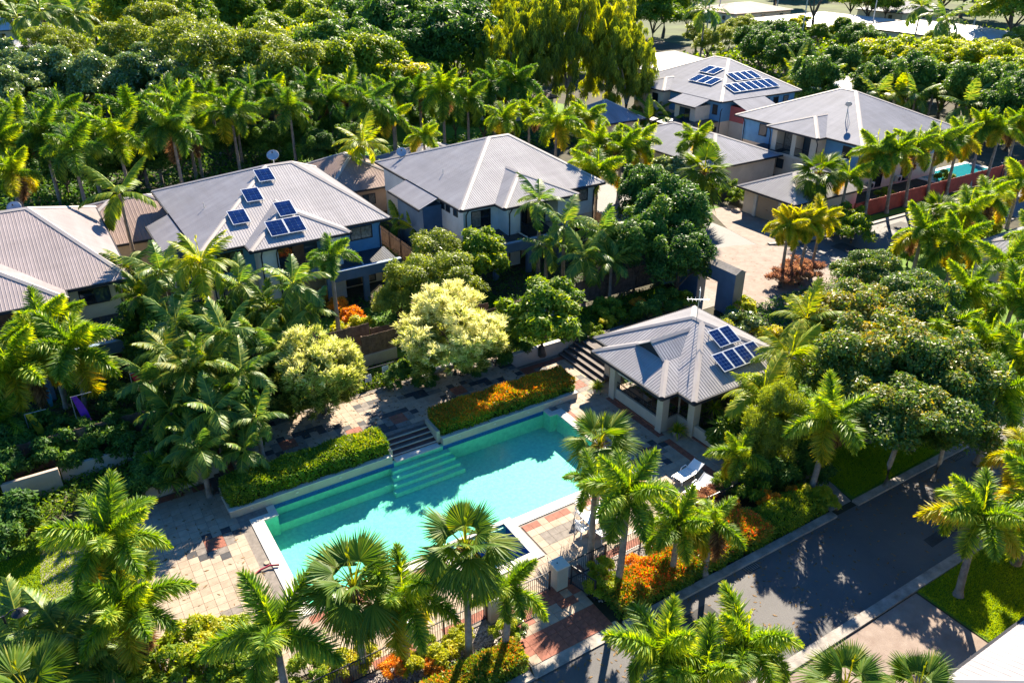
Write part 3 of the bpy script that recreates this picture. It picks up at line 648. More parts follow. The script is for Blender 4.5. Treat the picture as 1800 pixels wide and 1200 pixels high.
MB().slab([(72.6, 62, 2.7), (76.9, 62, 2.95), (76.9, 65.6, 2.95), (72.6, 65.6, 2.7)], .1).build('carport_roof', M_darkroof, hD)
for q in ((72.9, 62.3), (72.9, 65.3)): MB().box(q[0] - .2, q[0] + .2, q[1] - .2, q[1] + .2, 0, 2.62).build('carport_pier', M_creamw, hD)
for i, x in enumerate((79.4, 84.3)):
    ac = empty('air_conditioner', (x, 51.9, 0), 'white outdoor air conditioner box on the cream wall behind the red fence', 'air conditioner', 'air conditioners behind the red fence')
    MB().box(x - .4, x + .4, 51.75, 52.1, .5, 1.15).build('cabinet', M_white, ac, bevel=.02); MB().tube([(x - .1, 51.74, .83), (x - .1, 51.72, .83)], .25, 16).build('fan_grille', M_frame, ac)
    MB().box(x - .35, x + .35, 51.8, 52.38, .42, .5).build('bracket', M_steel, ac)
pz = on_plane(mainD[3], *d_(930, 370)); dish((pz.x, pz.y, pz.z - .05), 'tilted satellite dish on a tall mast on the blue-grey roof by the red fence', .36, R(40), 55, 1.9)

# house with the red wall --------------------------------------------------------------
hE = empty('house', (88, 86, 0), 'two-storey house with red and blue board walls and two solar arrays', 'house')
mainE = hip(80.2, 95.8, 76.4, 95.5, 5.6, (91.4, 86.6, 8.85), (91.4, 89.4, 8.85), 'y')
zfF, _ = plane_z(mainE[0]); zfL, _ = plane_z(mainE[3])
extF = [(82.2, 73.4, zfF(82.2, 73.4)), (88.2, 73.4, zfF(88.2, 73.4)), (88.2, 76.4, 5.6), (82.2, 76.4, 5.6)]
extL = [(77.6, 83.6, zfL(77.6, 83.6)), (77.6, 78.4, zfL(77.6, 78.4)), (80.2, 78.4, 5.6), (80.2, 83.6, 5.6)]
roof(hE, mainE + [extF, extL], M_roofD)
roof(hE, wing(5.6, 79.0, 86.4, 92.6, 80.2, 6.65, 83.6, 'x'), M_roofD, name='wing_roof')
MB().box(80.3, 95.7, 76.5, 95.4, 5.48, 5.53).build('soffit', M_creamw, hE)
MB().box(81, 95.2, 77.1, 94.8, 0, 2.75).build('ground_floor_wall', M_creamw, hE)
MB().box(80.95, 95.25, 77.05, 94.8, 2.752, 5.5).build('upper_wall', M_blueboard, hE)
MB().box(82.8, 87.8, 74.1, 77.06, 2.75, 4.7).build('red_wall', M_redboard, hE); MB().box(82.85, 87.75, 74.15, 77.04, 0, 2.748).build('bay_wall', M_creamw, hE)
MB().box(78.3, 80.96, 79, 83, 0, 4.7).build('side_bay', M_creamw, hE)
MB().box(79.6, 80.96, 87, 92, 0, 5.5).build('side_bay', M_creamw, hE)
opening(hE, 'x', 80.95, 77.6, 78.5, 3.6, 4.9, -1, 1); opening(hE, 'x', 78.3, 80, 82, 2.4, 4.3, -1, 2, 'balcony_door'); opening(hE, 'x', 79.6, 88, 89.2, 3.6, 4.9, -1, 1)
opening(hE, 'y', 74.1, 83.8, 84.8, 3.5, 4.4, -1, 1); opening(hE, 'y', 74.1, 86, 87, 3.5, 4.4, -1, 1)
for x in (89.2, 91, 93): opening(hE, 'y', 77.05, x, x + 1.0, 3.9, 5.0, -1, 1)
for y in (77.5, 79.4, 84): opening(hE, 'x', 81.0, y, y + .8, 1.0, 2.0, -1, 1)
opening(hE, 'y', 74.15, 84, 87, .2, 2.3, -1, 2, 'patio_door')
MB().slab([(74.6, 77.2, 2.6), (80.9, 77.2, 2.85), (80.9, 84.5, 2.85), (74.6, 84.5, 2.6)], .1).build('porch_roof', M_darkroof, hE)
for q in ((75, 77.6), (75, 84)): MB().box(q[0] - .15, q[0] + .15, q[1] - .15, q[1] + .15, 0, 2.5).build('porch_post', M_creamw, hE)
for q in ((80.9, 77.0), (82.75, 74.05), (87.8, 74.05), (95.2, 77)): pipe(hE, [(q[0] - .05, q[1] - .3, 4.6), (q[0] - .05, q[1] - .1, 4.2), (q[0] - .05, q[1] - .1, .1)])
p = on_plane(mainE[0], *e_(935, 275)); solar(mainE[0], p.x, p.y, 4, 1, 'upper row of four dark panels on the red-walled house roof', 1.25, 2.3, grp=None)
p = on_plane(mainE[0], *e_(1005, 360)); solar(mainE[0], p.x, p.y, 7, 1, 'long row of seven dark panels on the red-walled house roof', 1.25, 2.3)
p = on_plane(mainE[3], *e_(600, 310)); solar(mainE[3], p.x, p.y, 3, 1, 'row of three dark panels below a pair on the red-walled house roof', 1.5, 2.2)
p = on_plane(mainE[3], *e_(655, 225)); solar(mainE[3], p.x, p.y, 2, 1, 'pair of dark panels above the row of three on the red-walled house roof', 1.5, 2.2)
MB().box(84.2, 87.5, 71.9, 72.2, 0, 1.6).build('timber_screen', M_wood, hE)

# outbuildings and far houses ----------------------------------------------------------
def small_house(name, label, x0, x1, y0, y1, eave, rise, rm, wm, along='x', step=.3, cat='house', group=None, nwin=3, inset=.5, door=False):
    h = empty(name, ((x0 + x1) / 2, (y0 + y1) / 2, 0), label, cat, group)
    if along == 'x': r = min((y1 - y0) / 2, (x1 - x0) / 2 - .2); ra = (x0 + r, (y0 + y1) / 2, eave + rise); rb = (x1 - r, (y0 + y1) / 2, eave + rise)
    else: r = min((x1 - x0) / 2, (y1 - y0) / 2 - .2); ra = ((x0 + x1) / 2, y0 + r, eave + rise); rb = ((x0 + x1) / 2, y1 - r, eave + rise)
    F_ = hip(x0, x1, y0, y1, eave, ra, rb, along); roof(h, F_, rm, step, eave_z=eave)
    MB().box(x0 + inset, x1 - inset, y0 + inset, y1 - inset, 0, eave - .03).build('wall', wm, h)
    if door:
        ym = (y0 + y1) / 2
        dr = MB().box(x0 + inset - .04, x0 + inset, ym - 1.35, ym + 1.35, .02, 2.15).build('roller_door', mat('door_tan', (.40, .31, .22), .6, .06, 1, .8, wav=4), h)
        for yy in (ym - 1.75, ym + 1.4): MB().box(x0 + inset - .18, x0 + inset + .1, yy, yy + .35, 0, eave - .05).build('door_pier', M_white, h)
        MB().box(x0 + inset - .07, x0 + inset - .04, ym - .12, ym + .12, 1.0, 1.05).build('handle', M_frame, dr)
    for i in range(nwin):
        xa = x0 + inset + (x1 - x0 - 2 * inset) * (i + .5) / nwin
        opening(h, 'y', y0 + inset, xa - .7, xa + .7, 1.0, 2.1, -1, 2)
    if nwin:
        for i in range(2):
            ya = y0 + inset + (y1 - y0 - 2 * inset) * (i + .5) / 2
            opening(h, 'x', x0 + inset, ya - .6, ya + .6, 1.0, 2.1, -1, 2)
    return h, F_
small_house('garage', 'single garage with cream roller door beside the paved court', 62.0, 72.6, 47.9, 55.4, 2.7, 1.75, M_roofC, M_creamw, 'x', .25, 'garage', nwin=0, door=True, inset=.55)
small_house('garage', 'tan roofed garage between the mauve and the six-panel house', 0.2, 14.5, 70.8, 82, 2.8, 2.2, M_roofT, M_creamw, 'x', .3, 'garage', nwin=2)
small_house('garage', 'tan roofed garage between the six-panel and the warm grey house', 24.6, 34.2, 74.2, 85.5, 2.8, 2.2, M_roofT, mat('tan_wall', (.46, .33, .24), .75, .07, 1), 'y', .3, 'garage', nwin=1)
small_house('garage', 'grey roofed garage in front of the red-walled house', 64.0, 75, 61, 79, 2.8, 2.0, M_roofD, M_creamw, 'y', .3, 'garage', nwin=0)
small_house('garage', 'grey roofed garage behind the warm grey house', 34.4, 44.5, 75.8, 85, 2.8, 2.0, M_roofD, M_creamw, 'x', .3, 'garage', nwin=1)
small_house('shed', 'blue-grey pyramid roofed shed beyond the palms left of the red-walled house', 66, 74, 84, 92, 2.8, 2.2, M_roofD, M_creamw, 'x', .3, 'shed', nwin=0)
small_house('house', 'house with pale steel roof across the road behind the corner lawn palms', 66.3, 84, 18.5, 33, 2.8, 2.6, M_roofD, M_creamw, 'x', .3, nwin=2)
hR, FR = small_house('house', 'house with pale ribbed roof beside the driveway and palm lawn', 23.3, 42, -6, 8.3, 3.0, 2.6, M_roofB, M_creamw, 'x', .3, nwin=0, inset=.6)
WR = 'white roofed houses among the far trees'
for lab, x0, x1, y0, y1, al, rm in (('low white roofed house beyond the red-walled house', 99, 116, 112, 124, 'x', M_whiteroof), ('small white roof in the trees behind the red-fenced house', 108, 126, 76, 90, 'x', M_whiteroof),
        ('far house with long white roof beside the pruned bare tree', 176, 208, 138, 162, 'y', M_whiteroof), ('far house with long white roof beside the backyard pool', 186, 206, 100, 136, 'y', M_whiteroof),
        ('far tan roofed house by the power lines', 182, 206, 172, 190, 'x', M_roofT), ('white roof half hidden behind the olive tree', 10, 22, 155, 175, 'y', M_whiteroof),
        ('white roofed house far off under the tall palms', 2, 14, 196, 214, 'x', M_whiteroof), ('tan roofed shed beyond the palm row and lawn', 60, 72, 102, 110, 'x', M_roofT),
        ('grey roofed house at the far road edge', -6, 14, 240, 262, 'x', M_whiteroof), ('far grey roof beyond the power lines', 224, 246, 148, 164, 'x', M_roofD)):
    small_house('house', lab, x0, x1, y0, y1, 2.9, 1.9, rm, M_creamw, al, .45, nwin=3)
p_ = at(510, 288, 7.0); dish((18.6, 68.6, 8.2), 'big round satellite dish above the six-panel roof ridge', .52, R(-110), 40, .7)
dish((31.9, 71.5, 6.1), 'satellite dish behind the back eave of the warm grey roof', .5, R(-110), 48, .6)
dish((-1.2, 68.2, 7.35), 'satellite dish with blue shaded bowl behind the mauve roof ridge', .5, R(-100), 45, .5)

# ------------------------------------------------------------------ poolside pavilion
pv = empty('pavilion', (31.5, 30, 0), 'open poolside pavilion with grey hip roof and cream posts', 'pavilion')
mainP = hip(28.8, 37.6, 26.75, 36.0, 2.95, (33.3, 31.1, 4.95), (33.3, 31.9, 4.95), 'y')
zfp, _ = plane_z(mainP[3])
roof(pv, mainP, M_roofC, .2, cw=.17)
# front wing with its little vertical gable
sk = [[(27.6, 34.6, 2.95), (27.6, 28.1, 2.95), (29.6, 30.1, 3.8), (29.6, 32.6, 3.8)], [(27.6, 28.1, 2.95), (28.9, 28.1, 2.95), (31.6, 30.1, 3.8), (29.6, 30.1, 3.8)], [(28.9, 34.6, 2.95), (27.6, 34.6, 2.95), (29.6, 32.6, 3.8), (31.6, 32.6, 3.8)],
      [(29.35, 30.1, 3.81), (32.6, 30.1, 3.81), (32.6, 31.35, 4.6), (29.35, 31.35, 4.6)], [(32.6, 32.6, 3.81), (29.35, 32.6, 3.81), (29.35, 31.35, 4.6), (32.6, 31.35, 4.6)]]
roof(pv, sk, M_roofC, .2, name='wing_roof', eave_z=2.95, cw=.17)
gb = MB(); gb.add([(29.5, 30.2, 3.8), (29.5, 32.5, 3.8), (29.5, 31.35, 4.53)], [(0, 2, 1)]); gb.build('gable_vent', M_fascia, pv)
MB().box(28.95, 37.4, 26.95, 35.8, 2.80, 2.86).build('ceiling', M_creamw, pv); MB().box(27.75, 28.94, 28.25, 34.45, 2.80, 2.86).build('ceiling', M_creamw, pv)
for x, y in ((28.4, 33.2), (28.4, 28.75), (29.65, 27.45), (36.8, 27.4), (36.8, 35.2), (29.6, 35.2)):
    MB().box(x - .25, x + .25, y - .25, y + .25, 0, 2.79).build('post', M_render, pv)
MB().box(29.62, 29.7, 28.66, 28.74, .9, 2.79).build('corner_post', M_render, pv)
def lowwall(x0, x1, y0, y1): MB().box(x0, x1, y0, y1, 0, .82).build('low_wall', M_render, pv)
lowwall(28.3, 28.5, 29.0, 32.95); lowwall(28.65, 29.7, 28.62, 28.8); lowwall(29.55, 29.75, 27.7, 28.61); lowwall(29.55, 29.75, 22.9, 27.2)
MB().box(28.2, 28.3, 28.5, 33.45, 0, .12).build('base_band', M_red, pv); MB().box(29.45, 29.55, 22.9, 27.7, 0, .12).build('base_band', M_red, pv)
for a, b2 in (((28.4, 29.0), (28.4, 32.95)), ((28.65, 28.71), (29.6, 28.71)), ((29.65, 27.7), (29.65, 28.6)), ((29.9, 27.4), (36.5, 27.4))):
    railing(pv, a, b2, .83 if a[1] > 27.5 else 0, 1.25, gap=.14)
MB().box(29.9, 37.3, 27.8, 35.6, .001, .03).build('floor', M_grey, pv); MB().box(36.95, 37.1, 27.65, 34.95, 0, 2.79).build('rear_wall', M_creamw, pv)
sb = MB().box(28.02, 28.08, 31.3, 32.5, 2.2, 2.72).build('hanging_sign', M_white, pv)
MB().box(28.005, 28.018, 31.45, 31.95, 2.52, 2.6).build('sign_text', M_frame, sb); MB().box(28.005, 28.018, 31.7, 32.3, 2.34, 2.42).build('sign_text', M_frame, sb)
pe = lambda x, y: (930 + x / 4, 520 + y / 4)
p = on_plane(mainP[0], *pe(1360, 300)); solar(mainP[0], p.x, p.y, 2, 1, 'pair of blue solar panels above a row of three on the pavilion roof', .86, 1.32, extra=0, lift=.22)
p = on_plane(mainP[0], *pe(1465, 440)); solar(mainP[0], p.x, p.y, 4, 1, 'lower row of blue solar panels on the pavilion roof', .86, 1.32, lift=.22)
an = empty('roof_antenna', (33.2, 31.5, 4.95), 'grey television aerial on the pavilion roof peak', 'antenna')
MB().tube([(33.2, 31.5, 4.9), (33.2, 31.5, 7.0)], .025, 6).build('mast', M_steel, an); MB().tube([(32.7, 32.0, 6.3), (33.8, 31.2, 6.3)], .02, 6).build('boom', M_steel, an)
for i in range(6):
    c = Vector((32.75 + i * .19, 31.96 - i * .14, 6.3)); MB().tube([c + Vector((-.2, -.26, 0)), c + Vector((.2, .26, 0))], .009, 5).build('element', M_steel, an)
for k in range(5):
    z = 6.6 + k * .11; MB().tube([(32.95, 31.2, z), (33.45, 31.75, z)], .012, 5).build('reflector_bar', M_steel, an)
# tables and chairs inside, glimpsed over the wall
for i, y in enumerate((29.8, 31.3)):
    t_ = empty('cafe_table', (30.6, y, .03), 'small dark square table inside the pavilion', 'table', 'pavilion tables')
    MB().box(30.2, 31.0, y - .4, y + .4, .72, .76).build('table_top', M_wood, t_); MB().tube([(30.6, y, .03), (30.6, y, .72)], .04, 8).build('leg', M_frame, t_); MB().cbox((30.6, y, .045), (.25, .25, .015)).build('base', M_frame, t_)
    for s in (-1, 1):
        c = empty('cafe_chair', (29.55 if s < 0 else 31.6, y, .03), 'slim grey metal chair at a small dark table inside the pavilion', 'chair', 'pavilion chairs'); cx = c.location.x
        MB().cbox((cx, y, .46), (.2, .2, .02)).build('seat', M_steel, c); MB().cbox((cx + s * .2, y, .72), (.015, .19, .12)).build('backrest', M_steel, c)
        for a in (-1, 1):
            for b2 in (-1, 1): MB().tube([(cx + a * .18, y + b2 * .18, .03), (cx + a * .18, y + b2 * .18, .45 if a != s else .82)], .014, 6).build('leg', M_steel, c)
# ------------------------------------------------------------------ plants: leaf materials
LM = dict(
    fox=leafmat('foxtail_leaf', [(0.068, 0.141, 0.018), (0.160, 0.279, 0.021), (0.454, 0.484, 0.036)], .38),
    foxy=leafmat('foxtail_old_leaf', [(0.173, 0.211, 0.014), (0.400, 0.381, 0.023), (0.559, 0.381, 0.037)], .42),
    foxd=leafmat('foxtail_deep_leaf', [(0.041, 0.112, 0.022), (0.095, 0.201, 0.022), (0.261, 0.341, 0.035)], .33),
    fan=leafmat('fan_leaf', [(0.037, 0.089, 0.010), (0.086, 0.159, 0.013), (0.260, 0.254, 0.023)], .34, .5, .2),
    cane=leafmat('cane_leaf', [(0.048, 0.115, 0.028), (0.109, 0.204, 0.032), (0.308, 0.335, 0.053)], .36, .45, .3),
    lime=leafmat('lime_leaf', [(0.114, 0.199, 0.010), (0.228, 0.303, 0.014), (0.427, 0.397, 0.031)], .42),
    gold=leafmat('golden_leaf', [(0.200, 0.240, 0.012), (0.340, 0.360, 0.018), (0.550, 0.460, 0.030)], .42),
    dark=leafmat('dark_leaf', [(0.029, 0.075, 0.019), (0.062, 0.145, 0.022), (0.158, 0.245, 0.038)], .28, .5, .15),
    mid=leafmat('mid_leaf', [(0.058, 0.125, 0.017), (0.129, 0.215, 0.019), (0.322, 0.359, 0.034)], .34, .5, .15),
    olive=leafmat('olive_leaf', [(0.087, 0.127, 0.018), (0.194, 0.253, 0.028), (0.389, 0.405, 0.052)], .34, .45),
    gloss=leafmat('glossy_leaf', [(0.055, 0.106, 0.025), (0.124, 0.204, 0.044), (0.275, 0.311, 0.088)], .24, .28, .8),
    almond=leafmat('almond_leaf', [(0.042, 0.090, 0.019), (0.102, 0.180, 0.026), (0.312, 0.240, 0.036)], .34, .46, .35),
    cream=leafmat('cream_leaf', [(.07, .11, .018), (.38, .42, .085), (.74, .71, .36)], .35, .6, .2),
    willow=leafmat('willow_leaf', [(0.071, 0.115, 0.019), (0.204, 0.255, 0.023), (0.473, 0.459, 0.040)], .42, .5),
    hedge=leafmat('hedge_leaf', [(0.048, 0.118, 0.014), (0.162, 0.253, 0.017), (0.519, 0.473, 0.029)], .3),
    orange=leafmat('orange_leaf', [(0.190, 0.140, 0.015), (0.666, 0.234, 0.020), (0.793, 0.466, 0.026)], .32),
    ixora=leafmat('ixora_leaf', [(0.080, 0.161, 0.017), (0.325, 0.253, 0.022), (1.005, 0.168, 0.043)], .3),
    bronze=leafmat('bronze_leaf', [(0.073, 0.039, 0.026), (0.236, 0.123, 0.078), (0.443, 0.276, 0.130)], .3),
    grass=leafmat('grass_blade', [(0.125, 0.199, 0.011), (0.230, 0.337, 0.015), (0.390, 0.445, 0.026)], .35, .6, .2),
    dead=leafmat('dead_frond', [(.10, .06, .03), (.22, .13, .06), (.34, .22, .10)], .3, .8, .1),
)
M_trunk = mat('palm_trunk', (.27, .225, .19), .85, .3, 2.5, .5, 14, col2=(.12, .10, .085))
M_shaft = mat('crownshaft', (.15, .22, .06), .5, .2, 2)
M_bark = mat('tree_bark', (.13, .10, .075), .9, .35, 2, .7, 10)
M_pale = mat('pale_bark', (.36, .31, .26), .9, .3, 2, .6, 8)
M_fibre = mat('palm_fibre', (.34, .17, .06), .9, .3, 6)
RNG = np.random.default_rng(11)

def nrm(a): return a / np.maximum(np.linalg.norm(a, axis=-1, keepdims=True), 1e-9)
def blades(P, D, N, Ln, Wd, tone, droop=0.25, seg=2, tip=0.0):
    """leaf blades from points P along D with face normal N: seg+1 cross lines narrowing to the tip"""
    n = len(P); S = nrm(np.cross(D, N)); Ln = np.asarray(Ln).reshape(-1, 1) * np.ones((n, 1)); Wd = np.asarray(Wd).reshape(-1, 1) * np.ones((n, 1))
    V = []; prof = {1: (1., .35), 2: (.55, 1., .12), 3: (.45, 1., .8, .08)}[seg]
    for k in range(seg + 1):
        t = k / seg; c = P + D * Ln * t; c = c - np.array([0, 0, 1.]) * (droop * Ln * t * t)
        V += [c - S * Wd * prof[k] / 2, c + S * Wd * prof[k] / 2]
    V = np.stack(V, 1); m = 2 * (seg + 1); base = (np.arange(n) * m)[:, None]
    Q = np.concatenate([np.stack([base[:, 0] + 2 * k, base[:, 0] + 2 * k + 1, base[:, 0] + 2 * k + 3, base[:, 0] + 2 * k + 2], 1) for k in range(seg)])
    tn = np.repeat(np.asarray(tone) * np.ones(n), m) + tip * np.tile(np.repeat(np.arange(seg + 1) / seg, 2), n)
    return V.reshape(-1, 3), Q, tn
def merge(parts):
    V, Q, T_, n = [], [], [], 0
    for v, q, t in parts: V.append(v); Q.append(q + n); T_.append(t); n += len(v)
    return np.concatenate(V), np.concatenate(Q), np.concatenate(T_)
def arc_curve(L_, a0, a1, n=24):
    """curve in the xz plane, heading from slope a0 to slope a1 (degrees)"""
    p = np.zeros(3); out = [p.copy()]; tan = []
    for i in range(n):
        a = R(a0 + (a1 - a0) * (i / (n - 1)) ** 1.2); d = np.array([math.cos(a), 0, math.sin(a)]); tan.append(d); p = p + d * L_ / n; out.append(p.copy())
    tan.append(tan[-1]); return np.array(out), np.array(tan)
def stem_strip(C, wd, tone=.55):
    n = len(C); w_ = np.linspace(wd, wd * .25, n)[:, None]; V = []
    y = np.array([0, 1., 0]); z = np.array([0, 0, 1.])
    for a, b in ((y, z), (-y, z)): pass
    V = np.stack([C - y * w_, C + z * w_ * .8, C + y * w_], 1).reshape(-1, 3)
    Q = []
    for i in range(n - 1):
        for k in range(2): Q.append((3 * i + k, 3 * i + k + 1, 3 * i + 3 + k + 1, 3 * i + 3 + k))
    return V, np.array(Q), np.full(len(V), tone)
def foxtail_frond(seed, L_, a1, dense=1.0):
    r = np.random.default_rng(seed); C, Tn = arc_curve(L_, 0, a1, 26); st = int(46 * dense); per = 10
    t = np.repeat(np.linspace(.10, 1, st), per) + r.uniform(-.01, .01, st * per); t = np.clip(t, 0, .999)
    f = t * (len(C) - 1); i = f.astype(int); fr = (f - i)[:, None]; P = C[i] * (1 - fr) + C[i + 1] * fr; D0 = Tn[i]
    ang = (np.tile(np.arange(per), st) / per * 2 * math.pi + r.uniform(-.4, .4, st * per) + np.repeat(np.arange(st) * .7, per))
    Y = np.array([0, 1., 0]); U = np.cross(D0, Y); U = -U
    rad = np.cos(ang)[:, None] * Y + np.sin(ang)[:, None] * U
    fwd = r.uniform(.22, .62, len(t))[:, None] + .45 * (t[:, None] ** 4)
    D = nrm(rad + D0 * fwd); D[:, 2] -= .10; D = nrm(D)
    ln = .72 * np.sin(np.clip(.16 + .84 * t, 0, 1) * math.pi) ** .55 * r.uniform(.75, 1.1, len(t)) * (.55 + .45 * (np.sin(ang) > -.6)); ln = np.maximum(ln, .24)
    N = nrm(np.cross(D, D0) + r.normal(0, .3, D.shape))
    tone = np.clip(.40 + .20 * np.sin(ang) + r.normal(0, .24, len(t)), 0, 1)
    return merge([blades(P, D, N, ln, .05, tone - .08, .12, 2, .30), stem_strip(C, .045, .75)])
def feather_frond(seed, L_, a1, ll=.62, wd=.06, st=44, vee=.35, droop=.35, messy=.12):
    r = np.random.default_rng(seed); C, Tn = arc_curve(L_, 0, a1, 24)
    t = np.repeat(np.linspace(.14, .995, st), 2); f = t * (len(C) - 1); i = f.astype(int); fr = (f - i)[:, None]; P = C[i] * (1 - fr) + C[i + 1] * fr; D0 = Tn[i]
    side = np.tile([-1., 1.], st); Y = np.array([0, 1., 0]); U = -np.cross(D0, Y)
    D = nrm(Y * side[:, None] + U * vee + D0 * (.55 + .7 * t[:, None] ** 2) + r.normal(0, messy, P.shape))
    ln = ll * np.sin(np.clip(.2 + .8 * t, 0, 1) * math.pi) ** .5 * r.uniform(.85, 1.1, len(t)); ln = np.maximum(ln, ll * .4)
    N = nrm(U + Y * side[:, None] * -.4 + r.normal(0, .15, P.shape))
    return merge([blades(P, D, N, ln, wd, np.clip(.45 + r.normal(0, .17, len(t)), 0, 1), droop, 3, .15), stem_strip(C, .05, .85)])
def fan_leaf(seed, pet, rad, a1, spread=235, droop=.25):
    r = np.random.default_rng(seed); C, Tn = arc_curve(pet, 0, a1, 10); tip, d = C[-1], Tn[-1]; Y = np.array([0, 1., 0]); U = -np.cross(d, Y)
    n = 44; th = np.radians(np.linspace(-spread / 2, spread / 2, n)); D = np.cos(th)[:, None] * d + np.sin(th)[:, None] * Y + .18 * np.abs(np.sin(th))[:, None] * U; D = nrm(D)
    zig = np.where(np.arange(n) % 2, 1, -1)[:, None] * .35; S = -np.sin(th)[:, None] * d + np.cos(th)[:, None] * Y
    N = nrm(U[None, :] + S * zig + r.normal(0, .06, D.shape))
    ln = rad * (.8 + .2 * np.cos(th)) * r.uniform(.92, 1.06, n); wdt = rad * math.radians(spread) / n * .82
    dr_ = r.uniform(.4, 1.7, n)
    V, Q, T_ = [], [], []
    prof = (.06, .72, .85, .08); tt = (0, .33, .66, 1)
    Sd = nrm(np.cross(D, N))
    for k in range(4):
        c = tip + D * (ln * tt[k])[:, None] - np.array([0, 0, 1.]) * (droop * ln * dr_ * tt[k] ** 2.4)[:, None]
        wk = wdt * prof[k]
        V += [c - Sd * wk / 2, c + Sd * wk / 2]
    V = np.stack(V, 1).reshape(-1, 3); b = np.arange(n) * 8
    Q = np.concatenate([np.stack([b + 2 * k, b + 2 * k + 1, b + 2 * k + 3, b + 2 * k + 2], 1) for k in range(3)])
    tone = np.repeat(np.clip(.45 + r.normal(0, .12, n) + .12 * zig[:, 0], 0, 1), 8)
    return merge([(V, Q, tone), stem_strip(C, .05, .85)])
def fm(name, data, m): return np_mesh(name, data[0], data[1], m, data[2])
FR = {}
for key in ('fox', 'foxy', 'foxd', 'gold', 'dead'):
    FR[key] = [[fm('frond', foxtail_frond(10 + i + 7 * j, (2.3, 2.45, 2.4)[j] * (1 + .05 * i), (-38, -82, -112)[j]), LM[key]) for i in range(2)] for j in range(3)]
for key in ('cane', 'lime', 'fan'):
    FR['p' + key] = [[fm('frond', feather_frond(50 + i + 5 * j, 2.6, (-35, -70, -105)[j], .72, .085, 40, .3, .3), LM[key]) for i in range(2)] for j in range(3)]
FR['big'] = [[fm('frond', feather_frond(80 + i, 3.3, (-25, -60, -95)[i], .78, .15, 38, .1, .55, .05), LM['mid'])] for i in range(3)]
FR['fanl'] = [[fm('fan_leaf', fan_leaf(90 + i + 3 * j, 1.0, 1.12, (-18, -35, -70)[j], 215, (.12, .28, .55)[j]), LM['fan']) for i in range(2)] for j in range(3)]
def spear_mesh(m):
    C = np.stack([np.zeros(8), np.zeros(8), np.linspace(0, 1.7, 8)], 1); r = np.random.default_rng(1)
    P = C[np.repeat(np.arange(8), 4)]; D = nrm(np.stack([r.normal(0, .12, 32), r.normal(0, .12, 32), np.ones(32)], 1)); N = nrm(r.normal(0, 1, (32, 3)))
    return np_mesh('spear_leaf', *blades(P, D, N, .35, .05, .7, 0)[:2], m, blades(P, D, N, .35, .05, .7, 0)[2])
SPEAR = {k: spear_mesh(LM[k]) for k in ('fox', 'foxd', 'gold', 'lime', 'fan')}
def trunk_mesh(h, r0, r1, bend, m, seed=0, name='trunk'):
    b = MB(); n = 12; pts = []; rr = []
    for i in range(n + 1):
        t = i / n; pts.append((bend[0] * (t - 1) ** 2, bend[1] * (t - 1) ** 2, h * t)); rr.append((r0 + (r1 - r0) * t) * (1 + (.45 if i == 0 else 0)) * (1 + .03 * (i % 2)))
    b.tube(pts, rr, 10); me = bpy.data.meshes.new(name); me.from_pydata(b.v, [], b.f); me.polygons.foreach_set('use_smooth', [True] * len(me.polygons)); me.materials.append(m); return me
prng = random.Random(21)
def put(me, name, parent, loc=(0, 0, 0), rot=(0, 0, 0), sc=1.0):
    o = bpy.data.objects.new(name, me); linkobj(o, parent); o.location = loc; o.rotation_euler = rot; o.scale = (sc, sc, sc); return o
